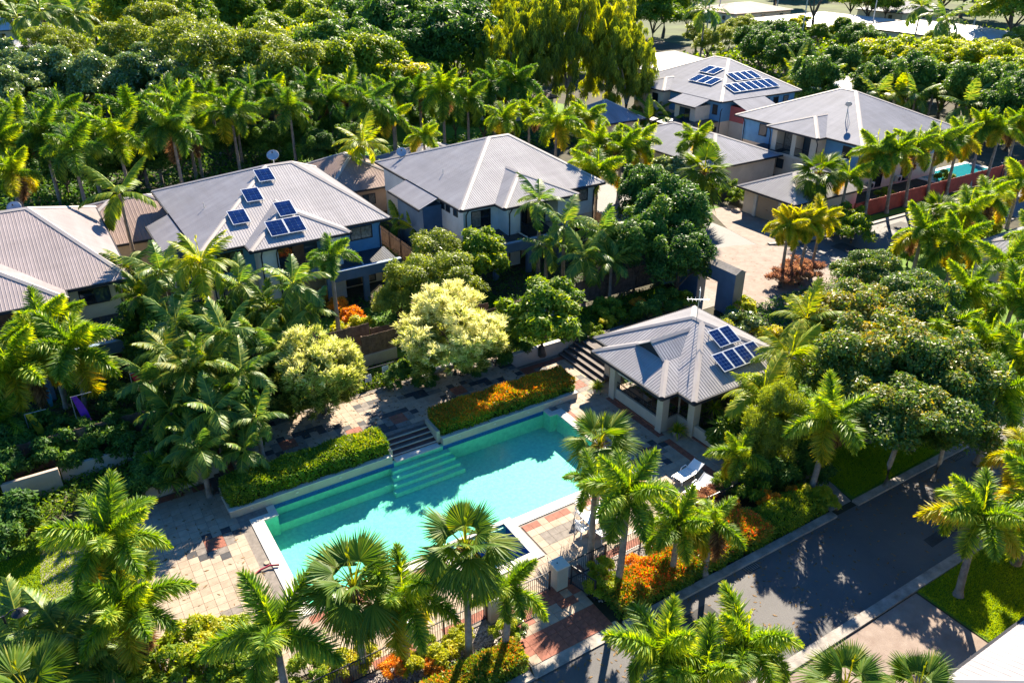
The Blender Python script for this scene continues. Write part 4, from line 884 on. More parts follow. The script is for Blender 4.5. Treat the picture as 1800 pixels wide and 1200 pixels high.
def palm(px, py, h, label, kind='fox', n=11, s=1.0, group=None, old=.2, lean=None, name='foxtail_palm', world=None, base=None):
    """a palm whose crown heart stands at photo point (px, py), h metres up"""
    x, y, _ = world if world else at(px, py, h)
    bx, by = (x, y)
    if base: bx, by, _ = at(*base, 0)
    e = empty(name, (bx, by, 0), label, 'palm', group); e.empty_display_size = .5
    dx, dy = x - bx, y - by; k = max(.001, math.hypot(dx, dy))
    if k > h * .22: dx, dy = dx * h * .22 / k, dy * h * .22 / k
    cr = {'fox': .13, 'foxd': .13, 'gold': .11}.get(kind, .12) * (.8 + .3 * s)
    shaft = kind in ('fox', 'foxd', 'gold', 'plime')
    top = h - (.95 * s if shaft else .15)
    put(trunk_mesh(top, cr * 1.25, cr * .85, (-dx, -dy), M_trunk), 'trunk', e, (dx, dy, 0))
    if shaft:
        b = MB(); b.tube([(0, 0, 0), (0, 0, .35 * s), (0, 0, .75 * s), (0, 0, 1.05 * s)], [cr * .85, cr * 1.05, cr * .8, cr * .45], 10)
        me = bpy.data.meshes.new('crownshaft'); me.from_pydata(b.v, [], b.f); me.polygons.foreach_set('use_smooth', [True] * len(me.polygons)); me.materials.append(M_shaft); put(me, 'crownshaft', e, (dx, dy, top - .02))
    y0 = prng.uniform(0, 6.28); n += prng.choice((-2, -1, 0, 0, 1, 2)); wilt = prng.uniform(-8, 10)
    sets = FR[kind]
    for i in range(n):
        t = (i + .5) / n; el = 72 - (92 + wilt) * t + prng.uniform(-13, 13); j = 0 if t < .30 else 1 if t < .72 else 2
        src = sets
        if kind in ('fox', 'foxd') and t > 1 - old and prng.random() < .75: src = FR['foxy']
        if kind in ('fox', 'foxd') and i == n - 1 and prng.random() < .4: src = FR['dead']
        ms = src[min(j, len(src) - 1)]; me = ms[prng.randrange(len(ms))]
        put(me, 'frond' if kind != 'fanl' else 'fan_leaf', e, (dx, dy, h - .04 * i * s * .3), (prng.uniform(-.25, .25), -R(el), y0 + i * 2.399 + prng.uniform(-.2, .2)), s * prng.uniform(.86, 1.1))
    sk = {'fox': 'fox', 'foxd': 'foxd', 'gold': 'gold', 'plime': 'lime', 'fanl': 'fan'}.get(kind)
    if sk: put(SPEAR[sk], 'spear_leaf', e, (dx, dy, h - .1), (prng.uniform(-.1, .1), prng.uniform(-.1, .1), 0), s)
    if kind == 'fanl':
        for i in range(9):
            a = i * .7; b = MB(); b.tube([(0, 0, -.1), (.28 * math.cos(a), .28 * math.sin(a), .12), (.5 * math.cos(a), .5 * math.sin(a), -.15 - .04 * i)], [.06, .04, .015], 5)
            me = bpy.data.meshes.new('leaf_base'); me.from_pydata(b.v, [], b.f); me.materials.append(M_fibre); put(me, 'leaf_base', e, (dx, dy, h - .1), (0, 0, 0), s)
    return e

# ------------------------------------------------------------------ broadleaf trees, shrubs, hedges
def leaf_cloud(seed, blobs, n, size, aspect=2.0, up=.5, rough=.6, droop=.15, seg=1, hang=0.0, tonev=.16):
    """leaves spread over the skin of many small clumps; each clump a little lighter or darker"""
    r = np.random.default_rng(seed); B_ = np.array([b[0] for b in blobs]); RR = np.array([b[1] for b in blobs]); BT = r.normal(0, tonev * .6, len(blobs))
    wts = RR.mean(1) ** 2; ix = r.choice(len(blobs), n, p=wts / wts.sum())
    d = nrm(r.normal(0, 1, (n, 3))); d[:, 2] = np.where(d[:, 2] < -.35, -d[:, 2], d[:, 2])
    P = B_[ix] + d * RR[ix] * (1 - .55 * r.random((n, 1)) ** 2.2)
    N = nrm(d * .8 + np.array([0, 0, up]) + r.normal(0, rough, (n, 3)))
    D = nrm(np.cross(N, r.normal(0, 1, (n, 3)))); D[:, 2] -= hang; D = nrm(D)
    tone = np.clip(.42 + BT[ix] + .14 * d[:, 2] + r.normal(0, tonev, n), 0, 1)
    return blades(P, D, N, size * r.uniform(.65, 1.25, n), size / aspect * r.uniform(.8, 1.15, n), tone, droop, seg)
def crown_blobs(seed, rx, ry, rz, k, br=.36, flat=1.0, core=.55, low=-.35):
    r = random.Random(seed); out = []
    for i in range(k):
        u = r.uniform(low, 1); a = i * 2.399 + r.uniform(-.5, .5); q = math.sqrt(max(0, 1 - u * u)); f = r.uniform(core, 1.0)
        out.append(((rx * q * math.cos(a) * f, ry * q * math.sin(a) * f, rz * u * f), tuple(br * r.uniform(.5, 1.2) * v for v in (rx, ry, rz * flat))))
    return out
def limbs(h0, rx, rz, seed, m, r0=.2, k=6, name='trunk'):
    """tapered trunk with limbs reaching into the crown (crown centre at z = h0)"""
    r = random.Random(seed); b = MB(); base = h0 - rz * .75
    b.tube([(0, 0, 0), (r.uniform(-.15, .15), r.uniform(-.15, .15), base * .5), (0, 0, max(.3, base))], [r0 * 1.35, r0, r0 * .85], 9)
    for i in range(k):
        a = i * 2.399 + r.uniform(-.4, .4); f = r.uniform(.45, .85)
        e = (rx * f * math.cos(a), rx * f * math.sin(a), h0 + rz * r.uniform(-.1, .5)); mid = (e[0] * .4, e[1] * .4, base + (e[2] - base) * .55)
        b.tube([(0, 0, max(.25, base - .15)), mid, e], [r0 * .6, r0 * .38, r0 * .12], 6)
    me = bpy.data.meshes.new(name); me.from_pydata(b.v, [], b.f); me.polygons.foreach_set('use_smooth', [True] * len(me.polygons)); me.materials.append(m); return me
CR = {}
def proto(key, seed, shape, k, n, size, m, br=.36, aspect=2.0, bark=None, th=None, up=.5, rough=.6, droop=.15, hang=0., seg=1, core=.55, flat=1.0, r0=.2, low=-.35):
    """unit tree: crown and limbs; crown centre th above the ground"""
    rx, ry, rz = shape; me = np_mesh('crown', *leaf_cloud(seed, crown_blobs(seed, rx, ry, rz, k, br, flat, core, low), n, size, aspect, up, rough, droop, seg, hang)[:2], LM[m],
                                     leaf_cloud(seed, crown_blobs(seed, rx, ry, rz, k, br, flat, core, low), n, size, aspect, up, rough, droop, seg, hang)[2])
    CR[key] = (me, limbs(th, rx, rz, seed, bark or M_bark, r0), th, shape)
proto('mango', 1, (4, 4, 3.3), 60, 15000, .36, 'mid', th=4.6, br=.30)
proto('mangod', 2, (4.2, 4, 3.5), 64, 15000, .38, 'dark', th=4.8, br=.30)
proto('lush', 3, (4, 4.2, 2.6), 56, 14000, .36, 'lime', th=4.4, br=.28)
proto('olive', 4, (3, 3, 2.6), 54, 13000, .26, 'olive', th=3.8, aspect=2.8, br=.28)
proto('willow', 5, (4.2, 4.2, 6.4), 190, 30000, .46, 'willow', th=7.6, aspect=6, hang=1.6, up=.1, br=.12, flat=1.5, low=-.95, core=.3, bark=M_pale, r0=.28)
proto('gloss', 6, (3.2, 3.2, 2.6), 34, 17000, .24, 'gloss', th=3.8, aspect=1.7, rough=.8)
proto('almond', 7, (3.6, 3.4, 2.3), 44, 20000, .21, 'almond', th=5.2, aspect=1.7, rough=.8, bark=M_pale, br=.3, r0=.17)
proto('green', 8, (2.5, 2.5, 2.1), 30, 11000, .28, 'mid', th=2.9, aspect=1.7, rough=.7)
proto('deep', 9, (3.4, 3.2, 3.6), 40, 16000, .30, 'dark', th=4.6, aspect=1.8, rough=.75)
proto('feath', 10, (3.4, 3.4, 3.0), 44, 15000, .34, 'olive', th=4.4, aspect=5, br=.3, hang=-.6, up=.2)
proto('bush', 12, (1.2, 1.2, .9), 18, 3600, .17, 'mid', th=.95, r0=.06)
proto('bushl', 13, (1.1, 1.1, .9), 16, 3200, .18, 'lime', th=.95, r0=.06)
proto('bushg', 14, (1.2, 1.1, .8), 18, 3600, .17, 'gloss', th=.85, r0=.06, aspect=1.7)
proto('busho', 15, (1.0, 1.0, .8), 16, 3000, .20, 'orange', th=.85, r0=.05, aspect=2.6, hang=-.8)
proto('bushd', 16, (1.3, 1.2, 1.0), 18, 4200, .18, 'dark', th=1.0, r0=.06)
proto('bushw', 17, (1.1, 1.1, .8), 16, 3000, .20, 'gold', th=.85, r0=.05)
proto('bushb', 18, (1.0, 1.0, .7), 14, 2600, .30, 'bronze', th=.7, r0=.05, aspect=5, hang=-1.2)
def cream_cloud(seed, rx, ry, rz, k, n):
    """the pale flowering tree: sprays of narrow leaves standing up from rounded tufts"""
    r = np.random.default_rng(seed); lobes = crown_blobs(seed, rx, ry, rz, 80, .24, 1.0, .74, -.7); per = n // k; li = r.integers(0, len(lobes), k)
    dd = nrm(r.normal(0, 1, (k, 3)) + np.array([0, 0, .35])); B_ = np.array([np.array(lobes[i][0]) + np.array(lobes[i][1]) * dd[j] * r.uniform(.85, 1.05) for j, i in enumerate(li)])
    ix = np.repeat(np.arange(k), per); c = nrm(dd * 1.2 + np.array([0, 0, .9]))[ix]; d = nrm(c + r.normal(0, .55, (len(ix), 3)))
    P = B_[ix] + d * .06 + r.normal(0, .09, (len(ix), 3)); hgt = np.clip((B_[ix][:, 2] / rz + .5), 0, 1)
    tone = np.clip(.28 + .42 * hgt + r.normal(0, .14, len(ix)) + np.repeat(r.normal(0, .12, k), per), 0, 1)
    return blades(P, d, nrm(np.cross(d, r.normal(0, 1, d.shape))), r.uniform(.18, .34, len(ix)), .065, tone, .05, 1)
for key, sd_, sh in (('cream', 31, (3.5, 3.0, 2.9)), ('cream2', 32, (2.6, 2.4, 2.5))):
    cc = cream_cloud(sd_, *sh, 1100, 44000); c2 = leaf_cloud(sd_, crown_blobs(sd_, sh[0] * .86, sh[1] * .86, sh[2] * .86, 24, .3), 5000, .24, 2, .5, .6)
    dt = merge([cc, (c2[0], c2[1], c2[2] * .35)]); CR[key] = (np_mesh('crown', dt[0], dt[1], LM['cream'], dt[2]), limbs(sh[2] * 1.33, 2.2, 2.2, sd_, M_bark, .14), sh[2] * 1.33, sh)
def tree(key, label, px, py, h=None, s=1.0, sz=None, name='tree', cat='tree', group=None, world=None, z0=0.0, rot=None):
    """a tree whose crown centre shows at photo point (px, py)"""
    cm, tm, th, sh = CR[key]; sz = sz or s; hh = th * sz
    x, y, _ = world if world else at(px, py, hh + z0)
    e = empty(name, (x, y, z0), label, cat, group); rz = prng.uniform(0, 6.28) if rot is None else rot
    t = put(tm, 'trunk', e); t.scale = (s, s, sz); t.rotation_euler = (0, 0, rz)
    c = put(cm, 'crown', e, (0, 0, hh)); c.scale = (s, s, sz); c.rotation_euler = (0, 0, rz)
    return e
def hedge(name, label, x0, x1, y0, y1, z0, z1, n, size, m, m2=None, cat='hedge', round_=.25, seed=0, poly=None):
    """clipped hedge: leaves over a soft-edged block, with a dark twiggy core"""
    r = np.random.default_rng(seed + 77); e = empty(name, ((x0 + x1) / 2, (y0 + y1) / 2, z0), label, cat)
    MB().box(x0 + .22, x1 - .22, y0 + .2, y1 - .2, z0, z1 - .25).build('core', mat('hedge_core', (.02, .03, .012), .95, .3, 6), e)
    for frac, mm, zb, nm in ((1.0, m, 0, 'foliage'), (1.3, m2, .6, 'flowering_tips')):
        if mm is None: continue
        k = int(n * frac); u = r.random((k, 3)); f = r.integers(0, 5, k)
        P = np.stack([x0 + (x1 - x0) * u[:, 0], y0 + (y1 - y0) * u[:, 1], z0 + (z1 - z0) * u[:, 2]], 1); nv = np.zeros((k, 3))
        top = (f <= 2) | (u[:, 2] < zb); P[top, 2] = z1; nv[top] = (0, 0, 1)
        a = ~top & (f == 3); fr_ = r.random(k) < .5; P[a, 1] = np.where(fr_[a], y0, y1); nv[a, 1] = np.where(fr_[a], -1, 1)
        a = ~top & (f == 4); w_ = r.random(k); P[a & (w_ < .5), 1] = y0; nv[a & (w_ < .5), 1] = -1
        a2 = a & (w_ >= .5); P[a2, 0] = np.where(fr_[a2], x0, x1); nv[a2, 0] = np.where(fr_[a2], -1, 1)
        ex = np.minimum.reduce([P[:, 1] - y0, y1 - P[:, 1], np.full(k, round_)]) / round_; ez = np.minimum.reduce([P[:, 0] - x0, x1 - P[:, 0], np.full(k, round_)]) / round_
        P[:, 2] -= np.where(top, .16 * ((1 - ex) ** 2 + (1 - ez) ** 2), 0)
        lump = .09 * np.sin(P[:, 0] * 2.3 + seed) + .07 * np.sin(P[:, 0] * 5.1 + P[:, 1] * 3 + seed * 2) ; P += nv * lump[:, None] * .55 + r.normal(0, .032, P.shape)
        D = nrm(nv * .7 + r.normal(0, .6, P.shape)); N = nrm(nv + r.normal(0, .5, P.shape))
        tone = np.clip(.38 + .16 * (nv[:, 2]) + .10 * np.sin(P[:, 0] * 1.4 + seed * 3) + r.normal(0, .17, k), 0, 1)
        V, Q, T_ = blades(P, D, N, size * r.uniform(.6, 1.2, k), size * .5, tone, .1, 1)
        V = V - np.array(e.location); o = bpy.data.objects.new(nm, np_mesh(nm, V, Q, LM[mm], T_)); linkobj(o, e)
    return e
# ------------------------------------------------------------------ palms
P_ = palm
P_(190, 945, 5.2, 'tall foxtail palm on the lawn edge beside the shaded deck corner', n=14, s=1.05, old=.3)
P_(222, 1072, 3.4, 'shorter foxtail palm in front of the tall one on the lawn edge', n=13, s=1.0, base=(243, 1165), old=.3)
P_(483, 1115, 4.0, 'foxtail palm growing by the corner of the pool deck and brick edging', n=9, s=1.08, old=.05)
P_(705, 1050, 3.9, 'foxtail palm beside the pool fence between two fan palms', n=12, s=.95, old=.25)
P_(893, 1033, 3.7, 'slim foxtail palm beside the gate pillar next to the fan palm', n=10, s=.72, base=(885, 1150), old=.05)
P_(1104, 872, 5.6, 'tall foxtail palm rising from the orange hedge beside the open gate', n=13, s=.92, base=(1083, 1045), old=.02)
P_(1046, 850, 4.8, 'foxtail palm standing over the white table', n=9, s=.72, old=.03)
P_(1192, 925, 3.3, 'foxtail palm behind the ixora hedge near the sun lounger', n=10, s=.85, old=.2)
P_(1252, 915, 3.2, 'short foxtail palm between the sun lounger and the roadside hedge', n=9, s=.72, old=.2)
P_(1458, 735, 4.9, 'foxtail palm by the roadside hedge end and concrete path', n=11, s=1.0, base=(1420, 878), old=.15)
P_(1726, 908, 4.3, 'foxtail palm on the sunny lawn beside the road', n=12, s=1.0, base=(1684, 1046), old=.45)
P_(1850, 905, 4.6, 'foxtail palm on the lawn behind its sunny neighbour, half out of view', n=12, s=1.05, base=(1785, 990), old=.45)
P_(1812, 800, 4.4, 'yellowing foxtail palm across the road from the corner lawn', n=11, s=1.0, old=.6)
P_(1312, 1135, 3.6, 'foxtail palm between the road and the big driveway', n=12, s=.95, old=.12)
P_(1168, 1150, 3.6, 'foxtail palm on the roadside opposite the pool gate', n=11, s=.98, old=.1)
P_(1236, 1192, 3.4, 'lower foxtail palm on the roadside beside two taller ones', n=11, s=.92, old=.1)
P_(128, 612, 5.2, 'foxtail palm shading the ribbons in the mauve-roofed house garden', n=13, s=1.25, base=(147, 750), old=.15)
P_(22, 600, 5.0, 'foxtail palm at the mauve-roofed house beside the paling fence', n=13, s=1.25, base=(63, 797), old=.25)
P_(75, 575, 5.6, 'foxtail palm between two others before the mauve-roofed house wall', n=12, s=1.15, old=.2)
P_(-8, 745, 2.6, 'low foxtail palm behind the garden wall', n=11, s=.95, old=.3)
P_(22, 305, 6.2, 'tall yellowing foxtail palm behind the dish of the mauve roof', n=12, s=1.25, old=.4)
P_(347, 250, 6.2, 'foxtail palm close behind the six-panel roof, paired with a yellower one', n=12, s=1.15, old=.2, base=(358, 323))
P_(424, 242, 6.0, 'foxtail palm with brown hanging fronds behind the six-panel roof', n=12, s=1.15, old=.45, base=(428, 297))
P_(580, 448, 7.2, 'thin tall palm in front of the six-panel house window', kind='foxd', n=10, s=.85, old=.05)
G1 = 'row of foxtail palms behind the houses'
for i, q in enumerate([(30, 205), (72, 232), (108, 198), (150, 236), (205, 240), (232, 200), (262, 212), (296, 176), (322, 190), (368, 168), (405, 196), (440, 158), (478, 166), (508, 188), (540, 160), (578, 176), (612, 158), (648, 180), (690, 168), (737, 158), (778, 160), (822, 172), (868, 150), (905, 142), (0, 250), (125, 262), (300, 222)]):
    P_(*q, 7.4 + (i % 3) * .5, 'tall foxtail palm in the dense row behind the houses', kind='foxd' if i % 4 else 'fox', n=11, s=1.45 + .08 * (i % 3), group=G1, old=.05)
G2 = 'foxtail palms behind the warm grey roof'
for q, s in (((690, 205), 1.15), ((745, 240), 1.0), ((885, 208), 1.2), ((930, 195), 1.2), ((978, 218), 1.5), ((1030, 205), 1.2)):
    P_(*q, 6.4, 'foxtail palm on the sunny lawn behind the warm grey roof', n=12, s=s, group=G2, old=.2)
G3 = 'foxtail palms along the lane beside the warm grey house'
for q in ((1052, 255), (1092, 262), (1122, 250), (1050, 300)):
    P_(*q, 5.8, 'foxtail palm along the lane beside the warm grey house', n=12, s=1.3, group=G3, old=.25)
P_(638, 252, 6.4, 'light green feathery palm beside the tan garage roof', kind='plime', n=14, s=1.25, name='feather_palm')
P_(1222, 248, 5.0, 'foxtail palm in front of the grey garage roof', n=11, s=1.2, old=.2)
P_(1490, 312, 4.6, 'yellow-green foxtail palm at the corner of the garage', n=10, s=1.0, old=.5)
G4 = 'palms in a line along the red fence'
for q, b in (((1541, 266), (1519, 386)), ((1578, 268), (1558, 374)), ((1611, 257), (1591, 363)), ((1646, 250), (1630, 351)), ((1684, 246), (1663, 341)), ((1729, 222), (1704, 330)), ((1760, 232), (1731, 323)), ((1785, 226), (1764, 316))):
    P_(*q, 6.6, 'foxtail palm with pale trunk in the line outside the red fence', n=12, s=1.12, group=G4, old=.4, base=b)
G5 = 'golden palms in the court island'
for q, b in (((1388, 388), (1371, 504)), ((1408, 402), (1384, 488)), ((1424, 392), (1398, 491)), ((1446, 396), (1424, 478)), ((1380, 410), (1374, 495))):
    P_(*q, 5.2, 'golden yellow palm growing from the island in the paved court', kind='gold', n=10, s=.85, group=G5, base=b)
G6 = 'foxtail palms along the upper road'
for q, k in (((1700, 372), 'fox'), ((1684, 425), 'fox'), ((1622, 410), 'fox'), ((1770, 465), 'fox'), ((1795, 318), 'fox'), ((1736, 350), 'fox'), ((1822, 420), 'fox')):
    P_(*q, 4.8, 'foxtail palm on the verge between the upper road and the lawn', kind=k, n=11, s=1.12, group=G6, old=.25)
G7 = 'foxtail palms around the almond trees'
for q in ((1702, 512), (1786, 520), (1733, 604), (1652, 590), (1760, 690), (1812, 640)):
    P_(*q, 4.6, 'foxtail palm beside the glossy-leaved trees on the corner lawn', n=11, s=1.1, group=G7, old=.15)
for q, h, lab in (((1417, 560), 5.4, 'bright feathery palm behind the pavilion roof corner'), ((1388, 628), 4.6, 'bright feathery palm beside the pavilion solar panels'), ((1340, 690), 3.8, 'drooping feathery palm at the pavilion side')):
    P_(*q, h, lab, kind='plime', n=12, s=.95, name='feather_palm')
P_(1300, 800, 2.6, 'short foxtail palm in the shaded garden beside the low pavilion wall', n=9, s=.7, old=.1)
P_(209, 338, 7.6, 'big-leaved palm with broad drooping leaves above the tan garage roof', kind='big', n=9, s=1.0, name='broad_leaf_palm')
P_(620, 1028, 5.0, 'dark fan palm by the pool fence left of the spa', kind='fanl', n=22, s=.95, name='fan_palm') if False else None
FP = [((622, 1030), 4.6, 1.02, 'dark fan palm beside the pool fence between two foxtail palms'), ((818, 962), 6.0, .98, 'tall fan palm towering over the blue spa'), ((1054, 780), 4.4, .98, 'fan palm at the pool end beside the pavilion'),
      ((1440, 305), 5.2, 1.25, 'fan palm in front of the garage roof'), ((1238, 302), 5.0, 1.45, 'fan palm on the court side of the grey garage roof'), ((1648, 372), 3.6, 1.0, 'fan palm among the foxtails on the upper road verge'),
      ((1487, 1205), 3.4, .8, 'fan palm low beside the driveway'), ((1612, 1212), 3.2, .75, 'fan palm beside the pale ribbed roof and driveway'), ((55, 1225), 3.0, 1.0, 'fan palm in the garden beside the black lamp')]
for q, h, s, lab in FP: P_(*q, h, lab, kind='fanl', n=26, s=s, name='fan_palm')
G8 = 'feather palms massed in front of the six-panel house'
for i, (q, h, s) in enumerate([((352, 462), 6.2, 1.3), ((282, 478), 5.4, 1.2), ((330, 530), 4.6, 1.2), ((250, 520), 4.4, 1.0), ((420, 500), 4.6, 1.1), ((515, 500), 5.2, 1.2), ((470, 540), 4.2, 1.0), ((545, 545), 3.8, 1.0), ((395, 590), 4.6, 1.2), ((330, 650), 4.4, 1.1), ((425, 655), 4.0, 1.1), ((375, 720), 3.4, 1.1), ((300, 720), 3.2, 1.0), ((450, 735), 2.8, .9), ((350, 790), 2.4, .95), ((290, 615), 4.6, 1.05), ((480, 610), 3.8, .9), ((430, 790), 1.9, .8), ((225, 470), 4.6, 1.1), ((310, 570), 4.6, 1.2), ((450, 590), 4.0, 1.1), ((365, 640), 4.2, 1.2), ((270, 670), 3.6, 1.1), ((500, 590), 3.4, .9), ((405, 690), 3.4, 1.1), ((330, 760), 2.6, 1.0)]):
    kd = 'plime' if i == 0 else 'pcane' if i % 3 else 'pfan'
    P_(*q, h * 1.25, {'plime': 'tallest and palest feathery palm in the thicket before the six-panel house', 'pcane': 'grey-green feathery palm in the thicket between the six-panel house and the terrace', 'pfan': 'deep green feathery palm in the thicket between the six-panel house and the terrace'}[kd], kind=kd, n=14, s=s * .76, name='feather_palm', group=G8 + ' ' + kd)
G9 = 'feather palms in front of the warm grey house'
for i, (q, h, s) in enumerate([((948, 352), 6.6, 1.0), ((992, 395), 5.4, 1.1), ((1058, 410), 5.2, 1.1), ((1030, 450), 4.2, 1.0), ((960, 430), 4.0, .9), ((1075, 460), 3.6, .9)]):
    P_(*q, h, 'feathery palm in the clump before the warm grey house balcony', kind='pcane', n=12, s=s, name='feather_palm', group=G9)
G10 = 'low feather palms beside the lamp'
for i, (q, h, s) in enumerate([((40, 1120), 1.9, 1.0), ((110, 1115), 2.0, 1.0), ((150, 1165), 1.5, .9), ((0, 1165), 1.5, .9)]):
    P_(*q, h, 'low arching feather palm in the garden beside the black lamp', kind='pcane', n=14, s=s * .95, name='feather_palm', group=G10)
G11 = 'golden cane palms behind the red-fenced house'
for i, q in enumerate([(1400, 138), (1425, 125), (1450, 130), (1530, 140), (1560, 132), (1590, 125), (1620, 140), (1650, 128), (1545, 165), (1580, 165), (1610, 170), (1640, 165), (1690, 150), (1720, 160), (1750, 150), (1780, 165), (1400, 110), (1700, 185)]):
    P_(*q, 5.0, 'feathery cane palm in the thicket behind the red-fenced house', kind='pcane' if i % 3 else 'plime', n=11, s=1.5, name='feather_palm', group=G11)
G12 = 'tall palms among the far trees'
for q, h in (((70, 22), 12), ((100, 12), 12), ((130, 25), 11), ((30, 30), 10), ((1240, 15), 11), ((560, 8), 9), ((590, 2), 9), ((1663, 32), 9), ((1620, 12), 9), ((520, 25), 8)):
    P_(*q, h, 'tall feathery palm rising among the far trees', kind='pcane', n=13, s=2.0, name='feather_palm', group=G12)
G13 = 'banana-like plants beside the side passage'
for i, q in enumerate(((700, 388), (725, 400), (745, 392), (1150, 200), (1165, 195), (1140, 212), (1180, 212))):
    P_(*q, 2.2, 'broad-leaved clump plant against a side fence between houses', kind='big', n=8, s=.62 if i < 3 else 1.0, name='broad_leaf_plant', group=G13)

# ------------------------------------------------------------------ trees
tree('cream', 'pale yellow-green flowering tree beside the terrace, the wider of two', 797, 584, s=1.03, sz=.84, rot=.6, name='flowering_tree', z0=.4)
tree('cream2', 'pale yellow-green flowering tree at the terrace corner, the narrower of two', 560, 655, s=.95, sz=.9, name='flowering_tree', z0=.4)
tree('green', 'rounded glossy green tree next to the wide flowering tree', 955, 558, s=1.1, sz=1.0, z0=.4)
GO = 'olive shrubby trees in front of the warm grey house'
for q, s in (((765, 455), .8), ((728, 505), .8), ((790, 500), .82), ((700, 530), .6)): tree('olive', 'olive-green shrubby tree with pinkish tips before the warm grey house', *q, s=s, group=GO)
tree('green', 'bright green small tree against the rendered portal of the warm grey house', 842, 455, s=.95)
GD = 'dense dark trees beside the lane'
for q, s in (((1180, 395), 1.0), ((1135, 350), .85), ((1195, 460), .75), ((1120, 440), .8)): tree('deep', 'dense dark green tree between the warm grey house and the court', *q, s=s, group=GD)
tree('bushg', 'white-flecked shrub beside the lane under the dark trees', 1170, 305, s=2.2, name='shrub', cat='shrub')
GA = 'glossy-leaved almond trees on the corner lawn'
for q, s in (((1505, 560), .95), ((1590, 545), .95), ((1560, 640), 1.0), ((1640, 660), .95), ((1500, 655), .85), ((1520, 480), .7), ((1590, 735), .85), ((1670, 745), .7), ((1480, 600), .7)): tree('almond', 'spreading tree with glossy green and rust leaves on the corner lawn', *q, s=s, group=GA)
tree('feath', 'bright feathery bamboo-like shrub tree beside the pavilion', 1362, 748, s=.46, sz=.78, name='shrub_tree').children[1].data = CR['feath'][0]
tree('lush', 'bright lime green round shrub tree beside the pavilion palms', 1350, 712, s=.48, sz=.6, name='shrub_tree')
GW = 'weeping paperbarks behind the palm row'
for q, s in (((930, 95), 1.25), ((1000, 70), 1.45), ((1075, 85), 1.3), ((960, 40), 1.3), ((1045, 30), 1.3), ((1105, 120), 1.05), ((868, 110), 1.0), ((890, 50), 1.1)): tree('willow', 'tall weeping yellow-green paperbark behind the palm row', *q, s=s, name='paperbark_tree', group=GW)
tree('lush', 'small lime tree leaning over the roof of the tan garage', 640, 300, s=.55)
tree('lush', 'lime green round shrub tree among the dark feather palms', 258, 560, s=.36, sz=.55, name='shrub_tree')
tree('lush', 'bright green shrub tree against the mauve-roofed house wall', 205, 525, s=.38, sz=.6, name='shrub_tree')
frng = random.Random(8)
GF = {}
def wood(key, lab, pts, grp, s=(1.0, 1.4), h=1.0):
    for q in pts: tree(key, lab, *q, s=frng.uniform(*s) * h, group=grp)
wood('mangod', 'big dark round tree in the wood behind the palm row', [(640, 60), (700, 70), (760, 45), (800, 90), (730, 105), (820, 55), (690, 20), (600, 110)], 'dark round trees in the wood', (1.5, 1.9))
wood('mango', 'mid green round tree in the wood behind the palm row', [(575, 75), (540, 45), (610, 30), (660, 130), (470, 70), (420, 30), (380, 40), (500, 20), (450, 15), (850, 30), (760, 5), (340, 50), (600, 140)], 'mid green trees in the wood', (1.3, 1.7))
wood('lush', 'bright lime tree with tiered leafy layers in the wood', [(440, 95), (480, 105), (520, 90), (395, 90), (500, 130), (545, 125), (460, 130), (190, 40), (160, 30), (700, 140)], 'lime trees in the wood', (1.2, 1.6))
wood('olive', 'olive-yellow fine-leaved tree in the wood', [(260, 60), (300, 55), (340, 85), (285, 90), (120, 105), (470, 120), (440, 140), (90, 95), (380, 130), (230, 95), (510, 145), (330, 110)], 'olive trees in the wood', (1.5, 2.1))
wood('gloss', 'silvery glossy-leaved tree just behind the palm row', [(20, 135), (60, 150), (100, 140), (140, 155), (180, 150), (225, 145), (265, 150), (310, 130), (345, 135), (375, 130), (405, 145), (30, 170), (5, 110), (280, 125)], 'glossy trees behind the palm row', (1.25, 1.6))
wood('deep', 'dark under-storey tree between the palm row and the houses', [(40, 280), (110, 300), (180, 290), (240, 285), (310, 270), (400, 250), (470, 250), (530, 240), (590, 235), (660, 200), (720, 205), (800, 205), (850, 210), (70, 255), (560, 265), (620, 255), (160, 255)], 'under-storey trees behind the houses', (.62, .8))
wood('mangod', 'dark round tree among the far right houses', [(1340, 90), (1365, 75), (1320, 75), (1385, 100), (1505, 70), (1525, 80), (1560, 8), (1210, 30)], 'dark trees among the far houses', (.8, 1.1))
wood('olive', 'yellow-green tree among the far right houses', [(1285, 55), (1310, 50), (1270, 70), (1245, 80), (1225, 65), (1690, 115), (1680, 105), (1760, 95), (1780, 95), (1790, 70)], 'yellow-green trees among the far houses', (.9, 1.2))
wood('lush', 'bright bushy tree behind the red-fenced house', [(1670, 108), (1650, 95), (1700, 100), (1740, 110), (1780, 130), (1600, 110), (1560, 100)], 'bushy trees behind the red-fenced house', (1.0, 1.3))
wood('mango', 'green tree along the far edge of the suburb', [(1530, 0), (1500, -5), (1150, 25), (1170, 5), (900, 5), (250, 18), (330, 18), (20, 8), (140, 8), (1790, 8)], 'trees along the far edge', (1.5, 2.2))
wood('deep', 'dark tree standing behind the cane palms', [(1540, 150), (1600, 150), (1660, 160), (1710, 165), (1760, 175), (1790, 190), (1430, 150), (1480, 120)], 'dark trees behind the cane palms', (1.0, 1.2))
for q, sc_ in (((350, 610), 1.6), ((420, 570), 1.5), ((300, 620), 1.4), ((400, 740), 1.4), ((330, 740), 1.3), ((250, 600), 1.4), ((460, 690), 1.2), ((510, 570), 1.3)):  # bushes added between the palms to make the thicket darker inside
    tree('bushd', 'dense dark bush added to darken the palm thicket before the six-panel house', *q, s=sc_ * 1.2, sz=sc_ * 1.7, name='shrub', cat='shrub', group='dark bushes inside the palm thicket', z0=.0)
